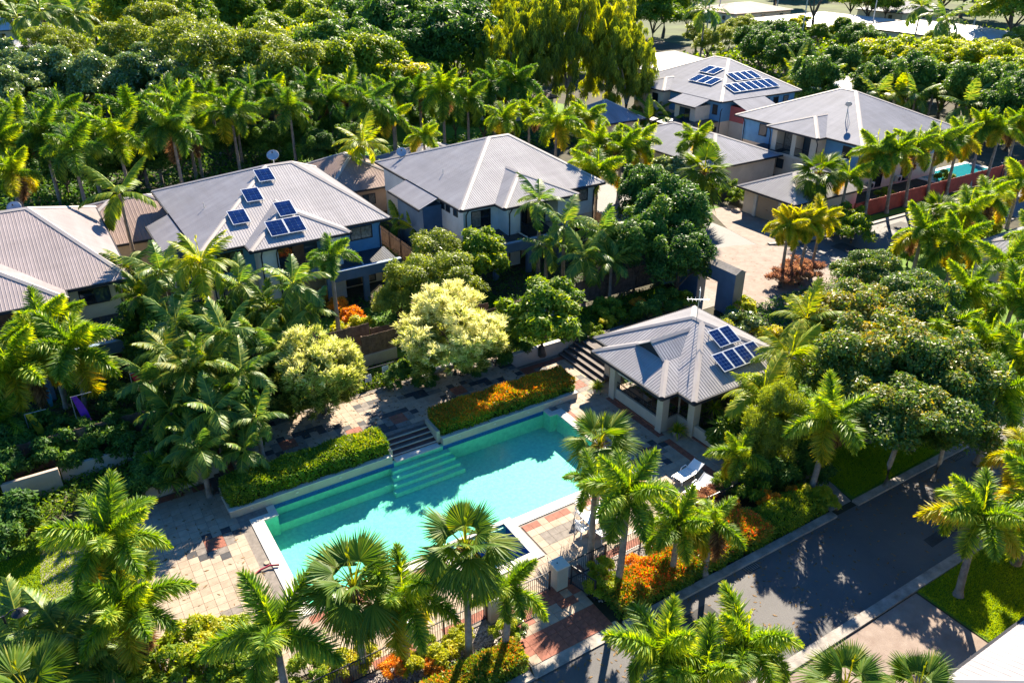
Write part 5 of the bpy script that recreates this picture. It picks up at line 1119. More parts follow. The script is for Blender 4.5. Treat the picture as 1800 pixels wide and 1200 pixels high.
wood('mango', 'small green garden tree between the far white roofs', [(1330, 62), (1440, 60), (1560, 95), (1480, 50), (1640, 75), (1670, 80), (1620, 85), (1720, 85)], 'garden trees between the far roofs', (.55, .8))
far = [(frng.uniform(212, 430), frng.uniform(60, 260), 0) for i in range(46)]
far = [q for q in far if not (218 < q[0] < 250 and 140 < q[1] < 172)]
for i in range(70):
    fx = frng.uniform(-150, 420); fy = frng.uniform(210, 420)
    if fy < 330 and 15 < fx < 115: continue
    if fx > 120 and fy < 240: fy += 100
    far.append((fx, fy, 0))
for i, q in enumerate(far): tree(('mango', 'mangod', 'olive', 'lush')[i % 4], ('mid green', 'dark green', 'olive', 'lime green')[i % 4] + ' tree in the forest beyond the last houses', 0, 0, s=frng.uniform(1.6, 2.6), world=q, group=('mid', 'dark', 'olive', 'lime')[i % 4] + ' trees of the far forest')
bt = MB(); x, y, _ = at(1423, 70); bt.tube([(x, y, 0), (x + .2, y, 4), (x, y, 6)], [.45, .35, .3], 9)
te = empty('bare_tree', (x, y, 0), 'pruned tree with bare stub branches before the far white roof', 'tree'); bt.build('trunk', M_bark, te)
for i in range(7):
    a = i * .9; lb = MB(); lb.tube([(x, y, 5 + .15 * i), (x + 1.2 * math.cos(a), y + 1.2 * math.sin(a), 7 + .3 * i), (x + 2.2 * math.cos(a), y + 2.2 * math.sin(a), 9 + .2 * i)], [.22, .15, .06], 6); lb.build('branch', M_bark, te)

# ------------------------------------------------------------------ hedges, shrubs, ground cover
hedge('hedge', 'clipped green hedge with yellow tips in the planter left of the stairs'.replace(' left of', ' before'), 4.75, 13.45, 34.62, 36.35, .35, 1.32, 15000, .16, 'hedge', None, seed=1)
hedge('hedge', 'clipped hedge flushed orange and red in the poolside planter', 16.9, 26.25, 34.62, 36.35, .35, 1.42, 15000, .16, 'hedge', 'orange', seed=2)
hedge('hedge', 'orange-flowered ixora hedge on the roadside before the spa palms', 7.0, 12.3, 18.55, 19.75, 0, .85, 7000, .14, 'hedge', 'ixora', seed=3)
hedge('hedge', 'green and orange ixora hedge on the roadside beside the open gate', 17.3, 22.0, 18.65, 20.3, 0, .9, 8000, .14, 'hedge', 'ixora', seed=4)
hedge('hedge', 'long orange ixora hedge along the kerb past the sun lounger', 22.2, 26.6, 18.65, 20.4, 0, .95, 8000, .14, 'hedge', 'ixora', seed=5)
hedge('hedge', 'shaded green hedge along the kerb ending at the concrete path', 26.8, 30.7, 18.65, 20.2, 0, .85, 6000, .14, 'mid', None, seed=6)
SH = 'shrubs planted along the pool fence'
def shrub(key, lab, px, py, s=1.0, group=None, z0=0.0, world=None): return tree(key, lab, px, py, s=s, name='shrub', cat='shrub', group=group, z0=z0, world=world)
for q, k, s in (((640, 1150), 'bushw', .6), ((775, 1150), 'bushw', .6), ((745, 1135), 'bushl', .5), ((805, 1120), 'bushw', .55), ((690, 1175), 'busho', .55), ((720, 1168), 'bushw', .5), ((885, 1110), 'bushl', .55), ((905, 1100), 'bushg', .5), ((765, 1175), 'busho', .45)):
    shrub(k, {'bushw': 'yellow croton shrub in the gravel bed along the pool fence', 'bushl': 'lime green shrub in the gravel bed along the pool fence', 'busho': 'orange croton shrub in the gravel bed along the pool fence', 'bushg': 'glossy little shrub in the gravel bed by the gate pillar'}[k], *q, s, SH + ' ' + k)
for q, k, s in (((1060, 1000), 'bushl', .6), ((1075, 1030), 'bushl', .65), ((1120, 995), 'busho', .6), ((1150, 985), 'bushl', .5), ((1170, 980), 'busho', .6), ((1050, 1030), 'bushl', .5)):
    shrub(k, {'bushl': 'tall lime ginger shrub between the open gate and ixora hedge', 'busho': 'red and orange croton behind the ixora hedge by the open gate'}[k], *q, s, 'shrubs by the open gate ' + k)
for q, k, s in (((18, 905), 'bushd', 1.25), ((45, 935), 'bush', .95), ((2, 950), 'bushd', 1.1)): shrub(k, 'dense dark green shrub filling the corner by the garden path' if k == 'bushd' else 'glossy mid green shrub beside the garden path', *q, s, 'garden path shrubs ' + k)
for q, k, s in (((320, 1130), 'bushl', .95), ((370, 1120), 'bushl', .9), ((420, 1110), 'bushl', .75), ((290, 1165), 'bush', 1.0), ((350, 1170), 'bushl', 1.0), ((410, 1160), 'bush', .9), ((250, 1190), 'bushw', .7), ((450, 1180), 'bush', .8), ((200, 1180), 'bush', .9), ((540, 1180), 'bush', .8), ((590, 1170), 'bushw', .6)):
    shrub(k, {'bushl': 'loose lime green shrub at the end of the pool deck', 'bush': 'mid green shrub in the bed at the end of the pool deck', 'bushw': 'golden shrub in the bed at the end of the pool deck'}[k], *q, s, 'shrubs at the deck end ' + k)
for q, k, s in (((620, 560), 'busho', .9), ((595, 540), 'busho', .8), ((640, 575), 'bushl', .9), ((660, 585), 'bushl', .7), ((600, 580), 'bushw', .8), ((575, 520), 'busho', .7)): shrub(k, {'busho': 'orange croton bush on the lawn before the six-panel house', 'bushl': 'lime heliconia bush on the lawn before the six-panel house', 'bushw': 'golden bush on the lawn before the six-panel house'}[k], *q, s, 'lawn bushes ' + k)
for q, k, s in (((1070, 540), 'bush', 1.0), ((1068, 565), 'bushw', .6), ((1120, 535), 'busho', .6), ((1140, 545), 'bushd', .9), ((1170, 530), 'bushd', .9), ((1200, 525), 'bush', .8), ((1010, 590), 'bushd', .7), ((1040, 582), 'bush', .7)): shrub(k, 'shrub in the garden bed along the fence beside the pavilion path, ' + {'bush': 'mid green', 'bushw': 'golden', 'busho': 'orange', 'bushd': 'dark'}[k], *q, s, 'pavilion path shrubs ' + k, z0=.4)
for q, k, s in (((1310, 545), 'bushl', 1.0), ((1290, 565), 'bushg', 1.0), ((1320, 575), 'bushg', 1.1), ((1345, 585), 'bushw', .9), ((1300, 530), 'bushl', .7), ((1275, 580), 'bushl', .8)): shrub(k, {'bushl': 'lime shrub at the foot of the slate blue archway', 'bushg': 'glossy dark shrub between the archway and the pavilion', 'bushw': 'golden shrub behind the pavilion roof'}[k], *q, s, 'archway shrubs ' + k)
for q in ((1372, 490), (1390, 482), (1408, 486), (1425, 476), (1400, 470)): shrub('bushb', 'bronze spiky shrub under the golden palms in the court island', *q, 1.1, 'court island shrubs')
for q, k, s in (((1290, 740), 'bushd', .8), ((1275, 770), 'bush', .8), ((1300, 790), 'bushd', .9), ((1290, 850), 'bush', .8), ((1330, 800), 'bushd', 1.0), ((1370, 830), 'bushd', 1.0), ((1320, 850), 'bush', .9), ((1400, 800), 'bushd', 1.0), ((1285, 890), 'busho', .5), ((1350, 880), 'busho', .6), ((1400, 870), 'busho', .5), ((1430, 870), 'bushl', .6), ((1450, 880), 'bushl', .6), ((1240, 880), 'bushb', .7), ((1260, 870), 'bushb', .6), ((1440, 830), 'bushd', .8)):
    shrub(k, {'bushd': 'dark shrub in the shaded garden beside the pavilion', 'bush': 'mid green shrub in the shaded garden beside the pavilion', 'busho': 'orange croton in the shaded garden behind the kerb hedge', 'bushl': 'lime shrub at the end of the kerb hedge', 'bushb': 'bronze spiky shrub beside the sun lounger'}[k], *q, s, 'pavilion garden shrubs ' + k)
for q, s in (((100, 800), 1.1), ((40, 780), 1.3), ((190, 770), 1.1), ((0, 830), 1.2), ((170, 690), 1.2), ((210, 720), 1.1), ((240, 780), 1.0), ((270, 800), 1.0), ((300, 820), .9), ((150, 780), 1.0), ((120, 770), 1.1), ((20, 800), 1.1), ((60, 770), 1.2), ((480, 700), .9), ((700, 660), .8), ((740, 660), .8), ((830, 640), .8), ((870, 625), .9), ((910, 610), .8), ((250, 850), .8), ((275, 845), .8)): shrub('bushd', 'dark shrub in the shade along the boundary bed', *q, s, 'boundary bed shrubs', z0=.4)
for q, s in (((1300, 345), 1.0), ((1280, 330), 1.2), ((1500, 400), 1.6), ((1490, 380), 1.5), ((1555, 340), .8), ((1660, 310), .9)): shrub('bush', 'green shrub beside the garage and red fence', *q, s, 'garage shrubs')
for q in ((1700, 415), (1740, 400), (1660, 430), (1600, 440)): shrub('bushl', 'low lime hedge bush on the upper road verge', *q, 1.4, 'upper verge shrubs')
for q, s in (((1400, 55), 2.2), ((1365, 60), 1.6), ((1395, 50), 2.6), ((1415, 45), 2.4), ((1470, 60), 2.0)): shrub('bushl', 'clipped yellow-green bush in the far yard', *q, s, 'far yard bushes')

def dracaena(px, py, h, label, n=3, group=None, s=1.0):
    """spiky rosettes on thin stems"""
    x, y, _ = at(px, py, h); e = empty('dracaena', (x, y, 0), label, 'plant', group)
    for i in range(n):
        a = i * 2.1; ox, oy, hz = .45 * math.cos(a) * (i > 0), .45 * math.sin(a) * (i > 0), h * (1 - .18 * i)
        tb = MB(); tb.tube([(x, y, 0), (x + ox * .7, y + oy * .7, hz * .6), (x + ox, y + oy, hz)], [.06, .05, .04], 6); tb.build('stem', M_bark, e)
        r = np.random.default_rng(i + 3); m_ = 60; el = r.uniform(-.5, 1.3, m_); az = r.uniform(0, 6.28, m_); D = np.stack([np.cos(el) * np.cos(az), np.cos(el) * np.sin(az), np.sin(el)], 1)
        V, Q, T2 = blades(np.zeros((m_, 3)), D, nrm(np.cross(D, np.cross(D, [0, 0, 1.0]) + 1e-6)), r.uniform(.55, .8, m_) * s, .075 * s, np.clip(r.normal(.5, .18, m_), 0, 1), .25, 2)
        o = bpy.data.objects.new('leaf_rosette', np_mesh('leaf_rosette', V, Q, LM['cane' if i else 'mid'], T2)); linkobj(o, e); o.location = (ox, oy, hz)
    return e
dracaena(1280, 745, 1.9, 'spiky dracaena cluster by the low pavilion garden wall', 4, s=1.2); dracaena(1300, 775, 1.3, 'shorter spiky dracaena below the taller one by the low garden wall', 3, s=1.1); dracaena(300, 815, 2.2, 'spiky dracaena in the shade behind the white deck wall', 4, s=1.2)
dracaena(268, 810, 2.0, 'second spiky dracaena in the shade beside the garden palms', 3, s=1.2); dracaena(1255, 715, 1.6, 'single dracaena behind the pavilion corner railing', 1, s=1.0)
# low cover under the trees: nobody could count it
def cover(name, label, n, regions, size, m, seed, zmax=.5, z0=0.0):
    r = np.random.default_rng(seed); A = np.array([(b - a) * (d - c) for a, b, c, d in regions]); ix = r.choice(len(regions), n, p=A / A.sum()); rg = np.array(regions)[ix]; u = r.random((n, 3))
    P = np.stack([rg[:, 0] + (rg[:, 1] - rg[:, 0]) * u[:, 0], rg[:, 2] + (rg[:, 3] - rg[:, 2]) * u[:, 1], z0 + zmax * u[:, 2] ** 2], 1)
    N = nrm(np.array([0, 0, .7]) + r.normal(0, .6, P.shape)); D = nrm(np.cross(N, r.normal(0, 1, P.shape)) + np.array([0, 0, .3]))
    V, Q, T2 = blades(P, D, N, size * r.uniform(.6, 1.4, n), size * .45, np.clip(r.normal(.4, .2, n), 0, 1), .15, 1)
    o = bpy.data.objects.new(name, np_mesh(name, V, Q, LM[m], T2)); linkobj(o); return tag(o, label, 'ground cover', None, 'stuff')
cover('undergrowth', 'low dark leafy undergrowth between houses and wood', 70000, [(-30, 30, 84, 135), (30, 66, 86, 96), (-40, 8, 90, 160)], .5, 'deep' if 'deep' in LM else 'dark', 1, 1.2)
cover('undergrowth', 'low leafy undergrowth of the far wood', 60000, [(-60, 120, 130, 300), (100, 230, 95, 135)], 1.1, 'mid', 2, 1.6)
cover('undergrowth', 'low leaves and litter in the garden beds', 26000, [(-8, 5, 38.5, 43), (5.2, 24.4, 41.5, 44), (24.6, 42, 40.2, 44)], .2, 'mid', 3, .35, .42)
cover('undergrowth', 'low leaves in the roadside garden beds', 20000, [(30, 44, 22.8, 38), (29.8, 34, 20.3, 27), (44, 58, 30, 38)], .22, 'dark', 4, .4)
cover('undergrowth', 'low leaves in the house gardens', 26000, [(-12, 8, 44.5, 53), (8, 30, 46, 56), (28, 50, 46, 54), (25, 29.5, 55, 74), (46, 49, 46, 74)], .22, 'dark', 5, .4)  # dark leaf tone stands in for the shade lying over these gardens
def turf(n, regions, seed, size=.11):
    r = np.random.default_rng(seed); A = np.array([(b - a) * (d - c) for a, b, c, d in regions]); ix = r.choice(len(regions), n, p=A / A.sum()); rg = np.array(regions)[ix]; u = r.random((n, 2))
    P = np.stack([rg[:, 0] + (rg[:, 1] - rg[:, 0]) * u[:, 0], rg[:, 2] + (rg[:, 3] - rg[:, 2]) * u[:, 1], np.full(n, -.03)], 1)
    D = nrm(np.stack([r.normal(0, .4, n), r.normal(0, .4, n), np.ones(n)], 1)); N = nrm(np.stack([r.normal(0, 1, n), r.normal(0, 1, n), np.full(n, .3)], 1))
    V, Q, T2 = blades(P, D, N, size * r.uniform(.6, 1.3, n), .03, np.clip(r.normal(.45, .2, n) + .12 * np.sin(P[:, 0] * 1.7) * np.sin(P[:, 1] * 1.3), 0, 1), .1, 1)
    o = bpy.data.objects.new('grass', np_mesh('grass', V, Q, LM['grass'], T2)); linkobj(o); return tag(o, None, None, None, 'stuff')
tag(turf(90000, [(29.8, 42, 4, 12.8)], 1), 'short mown grass of the roadside lawn by the driveway', 'grass'); tag(turf(60000, [(33, 44, 18.7, 24)], 2), 'short mown grass of the corner lawn under the almond trees', 'grass')
tag(turf(45000, [(-8, -.2, 28.5, 37)], 3), 'short mown grass beside the pool deck and lamp', 'grass')
# ------------------------------------------------------------------ fences
M_pale = MATS['pale_bark']
M_paling = mat('weathered_paling', (.17, .115, .085), .9, .3, 3, .4, 16)
M_redf = mat('red_fence_paint', (.36, .055, .035), .65, .15, 1.5)
def paling_fence(label, p0, p1, z0, h, m=M_paling, wd=.14, wall=0.0, name='paling_fence'):
    a = Vector((*p0, 0)); c = Vector((*p1, 0)); d = c - a; L_ = d.length; d.normalize(); yaw = math.atan2(d.y, d.x); n_ = Vector((-d.y, d.x, 0))
    e = empty(name, ((a.x + c.x) / 2, (a.y + c.y) / 2, z0), label, 'fence'); r = random.Random(int(L_ * 10))
    b = MB(); k = int(L_ / wd)
    for i in range(k):
        p = a + d * (wd * (i + .5)); hh = h - wall + r.uniform(-.025, .025); b.cbox((p.x, p.y, z0 + wall + hh / 2), (wd / 2 - .003, .011 + .004 * (i % 2), hh / 2), yaw)
    tag(b.build('palings', m, e), kind='stuff')
    for z in (.35, h - wall - .3):
        q = (a + c) / 2 + n_ * .045; MB().cbox((q.x, q.y, z0 + wall + z), (L_ / 2, .03, .04), yaw).build('rail', m, e)
    for i in range(int(L_ / 2.4) + 1):
        p = a + d * min(L_ - .05, i * 2.4 + .05) + n_ * .11; MB().cbox((p.x, p.y, z0 + h / 2), (.05, .05, h / 2), yaw).build('post', m, e)
    if wall: q = (a + c) / 2 - n_ * .05; MB().cbox((q.x, q.y, z0 + wall / 2), (L_ / 2, .09, wall / 2), yaw).build('base_wall', M_render, e)
    return e
paling_fence('dark paling fence above the garden wall by the ribbons', (-14, 43.2), (4.6, 43.2), .4, 2.0)
paling_fence('short brown paling fence beside the flowering trees at the pool gate', (13.6, 46.2), (17.4, 46.2), .4, 2.3, wall=.7)
paling_fence('brown paling panel stepping towards the pool gate', (16.2, 44.7), (18.6, 44.7), .4, 2.2, wall=.8)
paling_fence('side paling fence running back from the pool gate to the houses', (17.5, 46.3), (26.5, 45.6), .4, 1.8)
paling_fence('brown paling fence with sign behind the rounded green tree', (25.5, 44.4), (33.4, 44.4), .4, 1.9, wall=.6)
paling_fence('greyish paling fence beside the slate blue archway', (33.9, 44.9), (42.9, 44.9), .4, 1.9)
paling_fence('side fence in the passage between the six-panel and warm grey houses', (26.9, 52), (26.9, 73), 0, 1.8)
paling_fence('brown side fence between the warm grey house and the lane', (46.3, 47), (46.3, 74), 0, 1.8)
paling_fence('dark fence behind the tan garage by the palm row', (-16, 86.5), (27, 86.5), 0, 1.8)
paling_fence('brown fence behind the warm grey house', (30, 88), (47, 88), 0, 1.7)
paling_fence('timber fence in front of the red-walled house', (76.2, 70.6), (82, 70.6), 0, 1.7)
paling_fence('fence of the far yard by the pruned tree', (150, 128), (176, 136), 0, 1.6, wd=.3)
paling_fence('red painted fence behind the line of palms', (70.2, 47.1), (104, 47.1), 0, 1.65, M_redf, .2, name='red_fence')
# the pool of the house behind the red fence
bp = empty('backyard_pool', (95, 51.4, 0), 'small blue pool behind the red fence', 'pool'); MB().box(88.8, 100.5, 48.6, 53.6, -.04, .03).build('surround', M_white, bp)
MB().box(89.6, 99.8, 49.3, 53.0, .03, .05).build('water', mat('teal_water', (.02, .22, .26), .08, .1, 2, spec=.6), bp)
bp = empty('backyard_pool', (190, 96, 0), 'small turquoise pool in the far yard beside the long white roof', 'pool'); MB().box(186, 196, 92, 99, 0, .06).build('surround', M_white, bp); MB().box(187, 195, 93, 98, .06, .1).build('water', mat('aqua_water', (.06, .5, .5), .08, .1, 2, spec=.6), bp)

def pool_fence(label, p0, p1, z0=0.0, h=1.2):
    a = Vector((*p0, 0)); c = Vector((*p1, 0)); d = c - a; L_ = d.length; d.normalize()
    e = empty('pool_fence', ((a.x + c.x) / 2, (a.y + c.y) / 2, z0), label, 'fence'); yaw = math.atan2(d.y, d.x)
    for z in (.12, h - .04): q = (a + c) / 2; MB().cbox((q.x, q.y, z0 + z), (L_ / 2, .02, .02), yaw).build('rail', M_frame, e)
    b = MB(); n = int(L_ / .11)
    for i in range(n): p = a + d * (L_ * (i + .5) / n); b.cbox((p.x, p.y, z0 + h / 2 + .03), (.009, .009, h / 2 - .06), yaw)
    tag(b.build('pickets', M_frame, e), kind='stuff')
    k = max(1, round(L_ / 2.2))
    for i in range(k + 1): p = a + d * (L_ * i / k); MB().cbox((p.x, p.y, z0 + h / 2), (.03, .03, h / 2), yaw).build('post', M_frame, e)
    return e
pool_fence('black picket pool fence between the fan palms and the gate pillar', (-.2, 21.75), (12.3, 21.75)); pool_fence('black picket pool fence past the white table', (16.55, 21.75), (27.5, 21.75))
pool_fence('black picket fence turning along the deck end beside the lawn', (-.25, 21.75), (-.25, 27.5)); pool_fence('low black gate with white notices at the terrace entry', (13.6, 42.0), (17.2, 42.0), .45, 1.3)
gt = pool_fence('black picket gate swung open towards the road', (16.62, 21.5), (16.95, 20.15)); gt.name = 'pool_gate'; gt['category'] = 'gate'
pool_fence('closed black gate leaf beside the gate pillar', (12.95, 21.75), (15.6, 21.75), 0, 1.15).name = 'pool_gate'
for x, lab in ((12.62, 'cream gate pillar beside the slim foxtail palm'), (16.1, 'cream gate pillar with white cap beside the open gate')):
    e = empty('gate_pillar', (x, 21.75, 0), lab, 'pillar'); MB().box(x - .3, x + .3, 21.45, 22.05, 0, 1.3).build('shaft', M_render, e); MB().box(x - .36, x + .36, 21.39, 22.11, 1.302, 1.37).build('cap', M_white, e, bevel=.01)
    MB().tube([(x - .08, 21.8, 1.36), (x - .08, 21.8, 1.40)], .03, 8).build('cap_fixing', M_frame, e)
M_sign = mat('sign_white', (.75, .77, .80), .5, .04, 2)
for x, y, z, lab in ((15.4, 41.94, .85, 'white pool rules notice on the black terrace gate'), (16.6, 41.94, 1.15, 'small white notice on the black terrace gate post'), (31.5, 44.3, 1.5, 'small white notice on the brown paling fence')):
    e = empty('notice_board', (x, y, z), lab, 'sign'); MB().box(x - .22, x + .22, y - .02, y, z, z + .5).build('board', M_sign, e)
    for i in range(4): MB().box(x - .15, x + .15 - .05 * (i % 2), y - .026, y - .0205, z + .08 + i * .1, z + .11 + i * .1).build('print_line', mat('notice_ink', (.1, .2, .45), .6, .1, 4) if i else M_redf, e)
# ------------------------------------------------------------------ archway
ar = empty('archway', (43.6, 41.6, 0), 'slate blue rendered archway with pale angled cap beside the paved court', 'archway')
zt = 3.5
MB().box(43.2, 44.15, 37.6, 39.3, 0, zt).build('pier', M_slateblue, ar); MB().box(43.2, 44.15, 41.4, 46.2, 0, zt).build('pier', M_slateblue, ar); MB().box(43.2, 44.15, 39.3, 41.4, 2.3, zt).build('lintel', M_slateblue, ar)
cpb = MB(); cpb.add([(43.1, 37.5, zt + .002), (44.25, 37.5, zt + .002), (43.67, 37.5, zt + .32), (43.1, 43.6, zt + .002), (44.25, 43.6, zt + .002), (43.67, 43.6, zt + .32)], [(0, 1, 2), (3, 5, 4), (0, 2, 5, 3), (1, 4, 5, 2), (0, 3, 4, 1)]); cpb.build('cap', M_conc, ar)
MB().box(43.19, 44.16, 37.56, 37.6, 0, zt).build('end_face', mat('taupe_render', (.27, .23, .20), .8, .08, 1), ar)
MB().box(43.25, 44.1, 41.37, 41.4, 0, 2.3).build('reveal', MATS['taupe_render'], ar)

# ------------------------------------------------------------------ poolside furniture
M_plastic = mat('white_plastic', (.78, .79, .80), .35, .03, 2, spec=.5)
def chair(x, y, yaw, label, group):
    c = empty('garden_chair', (x, y, .034), label, 'chair', group); c.rotation_euler = (0, 0, yaw)
    def pt(b, name): o = b.build(name, M_plastic, None); o.parent = c; return o
    def loc(b, name):
        me = bpy.data.meshes.new(name); me.from_pydata(b.v, [], b.f); me.materials.append(M_plastic); o = bpy.data.objects.new(name, me); linkobj(o, c); return o
    loc(MB().cbox((0, 0, .43), (.24, .24, .018)), 'seat')
    for i in range(5): loc(MB().cbox((-.2 + .1 * i, -.27, .66), (.032, .012, .22), 0, (R(-12), 'X')), 'back_slat')
    loc(MB().cbox((0, -.32, .88), (.25, .018, .05), 0, (R(-12), 'X')), 'back_rail')
    for s in (-1, 1):
        loc(MB().tube([(s * .26, .22, 0), (s * .24, .2, .43)], [.028, .024], 6), 'leg'); loc(MB().tube([(s * .26, -.28, 0), (s * .23, -.22, .43)], [.028, .024], 6), 'leg')
        loc(MB().tube([(s * .27, .22, .42), (s * .29, .2, .64), (s * .28, -.1, .66), (s * .25, -.3, .70)], .024, 6), 'armrest')
    return c
tx, ty = 20.2, 24.0
tb = empty('garden_table', (tx, ty, .034), 'white rectangular plastic table on the deck under a foxtail palm', 'table')
MB().box(tx - .95, tx + .95, ty - .48, ty + .48, .70, .745).build('table_top', M_plastic, tb, bevel=.03)
MB().box(tx - .85, tx + .85, ty - .4, ty + .4, .62, .70).build('apron', M_plastic, tb)
for a in (-1, 1):
    for b in (-1, 1): MB().tube([(tx + a * .8, ty + b * .36, .034), (tx + a * .76, ty + b * .33, .66)], [.03, .045], 8).build('leg', M_plastic, tb)
CG = 'white plastic chairs around the table'
for x, y, w_ in ((tx - 1.15, ty - .1, -R(90)), (tx - .55, ty - .85, R(8)), (tx + .45, ty - .85, -R(6)), (tx - .5, ty + .85, R(180)), (tx + .5, ty + .85, R(172)), (tx + 1.2, ty + .1, R(95))): chair(x, y, w_, 'white plastic armchair drawn up to the rectangular garden table', CG)
def lounger(x, y, yaw, label):
    e = empty('sun_lounger', (x, y, .034), label, 'sun lounger'); e.rotation_euler = (0, 0, yaw)
    def loc(b, name):
        me = bpy.data.meshes.new(name); me.from_pydata(b.v, [], b.f); me.materials.append(M_plastic); o = bpy.data.objects.new(name, me); linkobj(o, e); return o
    for i in range(8): loc(MB().cbox((-.5 + .165 * i, 0, .34), (.07, .31, .016)), 'slat')
    loc(MB().cbox((.95, 0, .46), (.36, .31, .018), 0, (R(-28), 'Y')), 'backrest')
    for s in (-1, 1):
        loc(MB().tube([(-.65, s * .33, .33), (.65, s * .33, .33), (1.28, s * .33, .64)], .03, 6), 'side_rail'); loc(MB().tube([(.1, s * .35, .34), (.2, s * .36, .52), (.55, s * .36, .54), (.68, s * .34, .38)], .024, 6), 'armrest')
        for xx in (-.5, .55): loc(MB().tube([(xx, s * .3, 0), (xx, s * .3, .33)], .028, 6), 'leg')
    return e
lounger(26.3, 24.5, R(8), 'white plastic sun lounger with raised back next to the bronze shrubs'); lounger(25.9, 23.2, R(12), 'white plastic sun lounger half hidden by the foxtail palm fronds')
lounger(9.4, 23.2, R(100), 'white plastic lounger behind the pool fence under the fan palm')
def potted(x, y, label, z=0.03):
    e = empty('potted_plant', (x, y, z), label, 'plant'); MB().tube([(x, y, z), (x, y, z + .12), (x, y, z + .42), (x, y, z + .46)], [.2, .25, .31, .33], 14).build('pot', M_conc, e)
    MB().tube([(x, y, z + .44), (x, y, z + .465)], .27, 14).build('soil', M_soil, e); r = np.random.default_rng(int(x * 10)); n = 90
    el = r.uniform(-.1, 1.4, n); az = r.uniform(0, 6.28, n); D = np.stack([np.cos(el) * np.cos(az), np.cos(el) * np.sin(az), np.sin(el)], 1)
    V, Q, T2 = blades(np.zeros((n, 3)), D, nrm(np.cross(D, np.cross(D, [0, 0, 1.0]) + 1e-6)), r.uniform(.5, .8, n), .07, np.clip(r.normal(.55, .18, n), 0, 1), .3, 2)
    o = bpy.data.objects.new('leaves', np_mesh('leaves', V, Q, LM['lime'], T2)); linkobj(o, e); o.location = (0, 0, .5); return e
potted(27.75, 34.1, 'round pale pot with a spiky yellow-green plant by the pavilion corner post'); potted(28.75, 27.75, 'shaded pot with a spiky plant in the pavilion wall recess')
nd = empty('pool_noodle', (4.9, 29.9, .03), 'curved dark red foam pool noodle lying across the pool coping', 'noodle'); a = at(442, 1012, .1); c = at(491, 993, .1)
MB().tube([(a[0], a[1], .06), (a[0] * .65 + c[0] * .35, a[1] * .65 + c[1] * .35 + .18, .10), (a[0] * .3 + c[0] * .7, a[1] * .3 + c[1] * .7 + .2, .13), (c[0], c[1], .13)], .045, 8).build('foam', mat('noodle_foam', (.30, .02, .05), .6, .1, 3), nd, smooth=True)
sk_ = at(469, 988, .04); MB_ = MB().tube([(sk_[0], sk_[1], .036), (sk_[0], sk_[1], .052)], .13, 16); tag(MB_.build('skimmer_lid', M_cream), 'round cream skimmer lid let into the brick edging by the noodle', 'lid')
# ribbons in the garden
for col, q, h, lab in (((.55, .02, .05), (265, 730), 2.2, 'red fabric streamer hanging over the shaded garden'), ((.16, .03, .35), (172, 790), 2.8, 'purple fabric streamer hanging behind the paling fence'), ((.65, .45, .02), (90, 805), 2.2, 'yellow fabric streamer hanging by the palm trunk'), ((.02, .25, .55), (98, 735), 2.6, 'blue fabric streamer hanging between the palms')):
    x, y, _ = at(*q); e = empty('streamer', (x, y, 0), lab, 'streamer'); b = MB(); n = 10; V = []; Fs = []
    for i in range(n + 1): t = i / n; wd_ = .05 + .16 * math.sin(math.pi * (.15 + .8 * t)); V += [(x - wd_ - .4 * (1 - t) ** 2, y + .08 * math.sin(t * 5), h + .9 - h * t), (x + wd_ - .4 * (1 - t) ** 2, y + .08 * math.sin(t * 5 + .8), h + .9 - h * t)]
    for i in range(n): Fs.append((2 * i, 2 * i + 1, 2 * i + 3, 2 * i + 2))
    b.add(V, Fs); o = b.build('cloth', mat('streamer_%d' % int(col[0] * 99), col, .7, .1, 4), e); so = o.modifiers.new('thickness', 'SOLIDIFY'); so.thickness = .01
    MB().tube([(x - .6, y, 0), (x - .55, y, h + .95)], .025, 6).build('pole', M_steel, e); MB().tube([(x - .56, y, h + .93), (x + .5, y, h + .93)], .015, 6).build('cross_bar', M_steel, e)
# ------------------------------------------------------------------ lamps, signs, poles, car
def lamp(x, y, h, label, heads=2):
    e = empty('street_lamp', (x, y, 0), label, 'lamp'); MB().tube([(x, y, 0), (x, y, .5), (x, y, h)], [.09, .06, .045], 8).build('pole', M_frame, e)
    for s in ((-1, 1) if heads == 2 else (1,)):
        MB().tube([(x, y, h - .1), (x + s * .3, y, h + .12), (x + s * .55, y, h + .1)], .025, 6).build('arm', M_frame, e)
        hd = MB().tube([(x + s * .55, y, h + .1), (x + s * .55, y, h - .05), (x + s * .55, y, h - .14)], [.06, .16, .3], 14).build('lamp_head', M_frame, e)
        MB().tube([(x + s * .55, y, h - .15), (x + s * .55, y, h - .3)], [.12, .08], 10).build('globe', M_sign, hd)
    return e
x, y, _ = at(10, 1095, 2.6); lamp(x, y, 3.0, 'black twin-head garden lamp beside the low feather palms'); x, y, _ = at(1762, 300, 3.0); lamp(x, y, 4.2, 'twin-head street lamp on the verge outside the red fence')
x, y, _ = at(1744, 355); e = empty('street_sign', (x, y, 0), 'small white sign on a dark post beside the upper road', 'sign'); MB().tube([(x, y, 0), (x, y, 2.2)], .035, 8).build('post', M_frame, e); MB().box(x - .25, x + .25, y - .05, y - .03, 1.5, 2.25).build('sign_plate', M_sign, e); MB().box(x - .1, x + .1, y - .056, y - .0505, 1.75, 2.0).build('sign_symbol', M_frame, e)
PG = 'power poles among the far trees'; tops = []
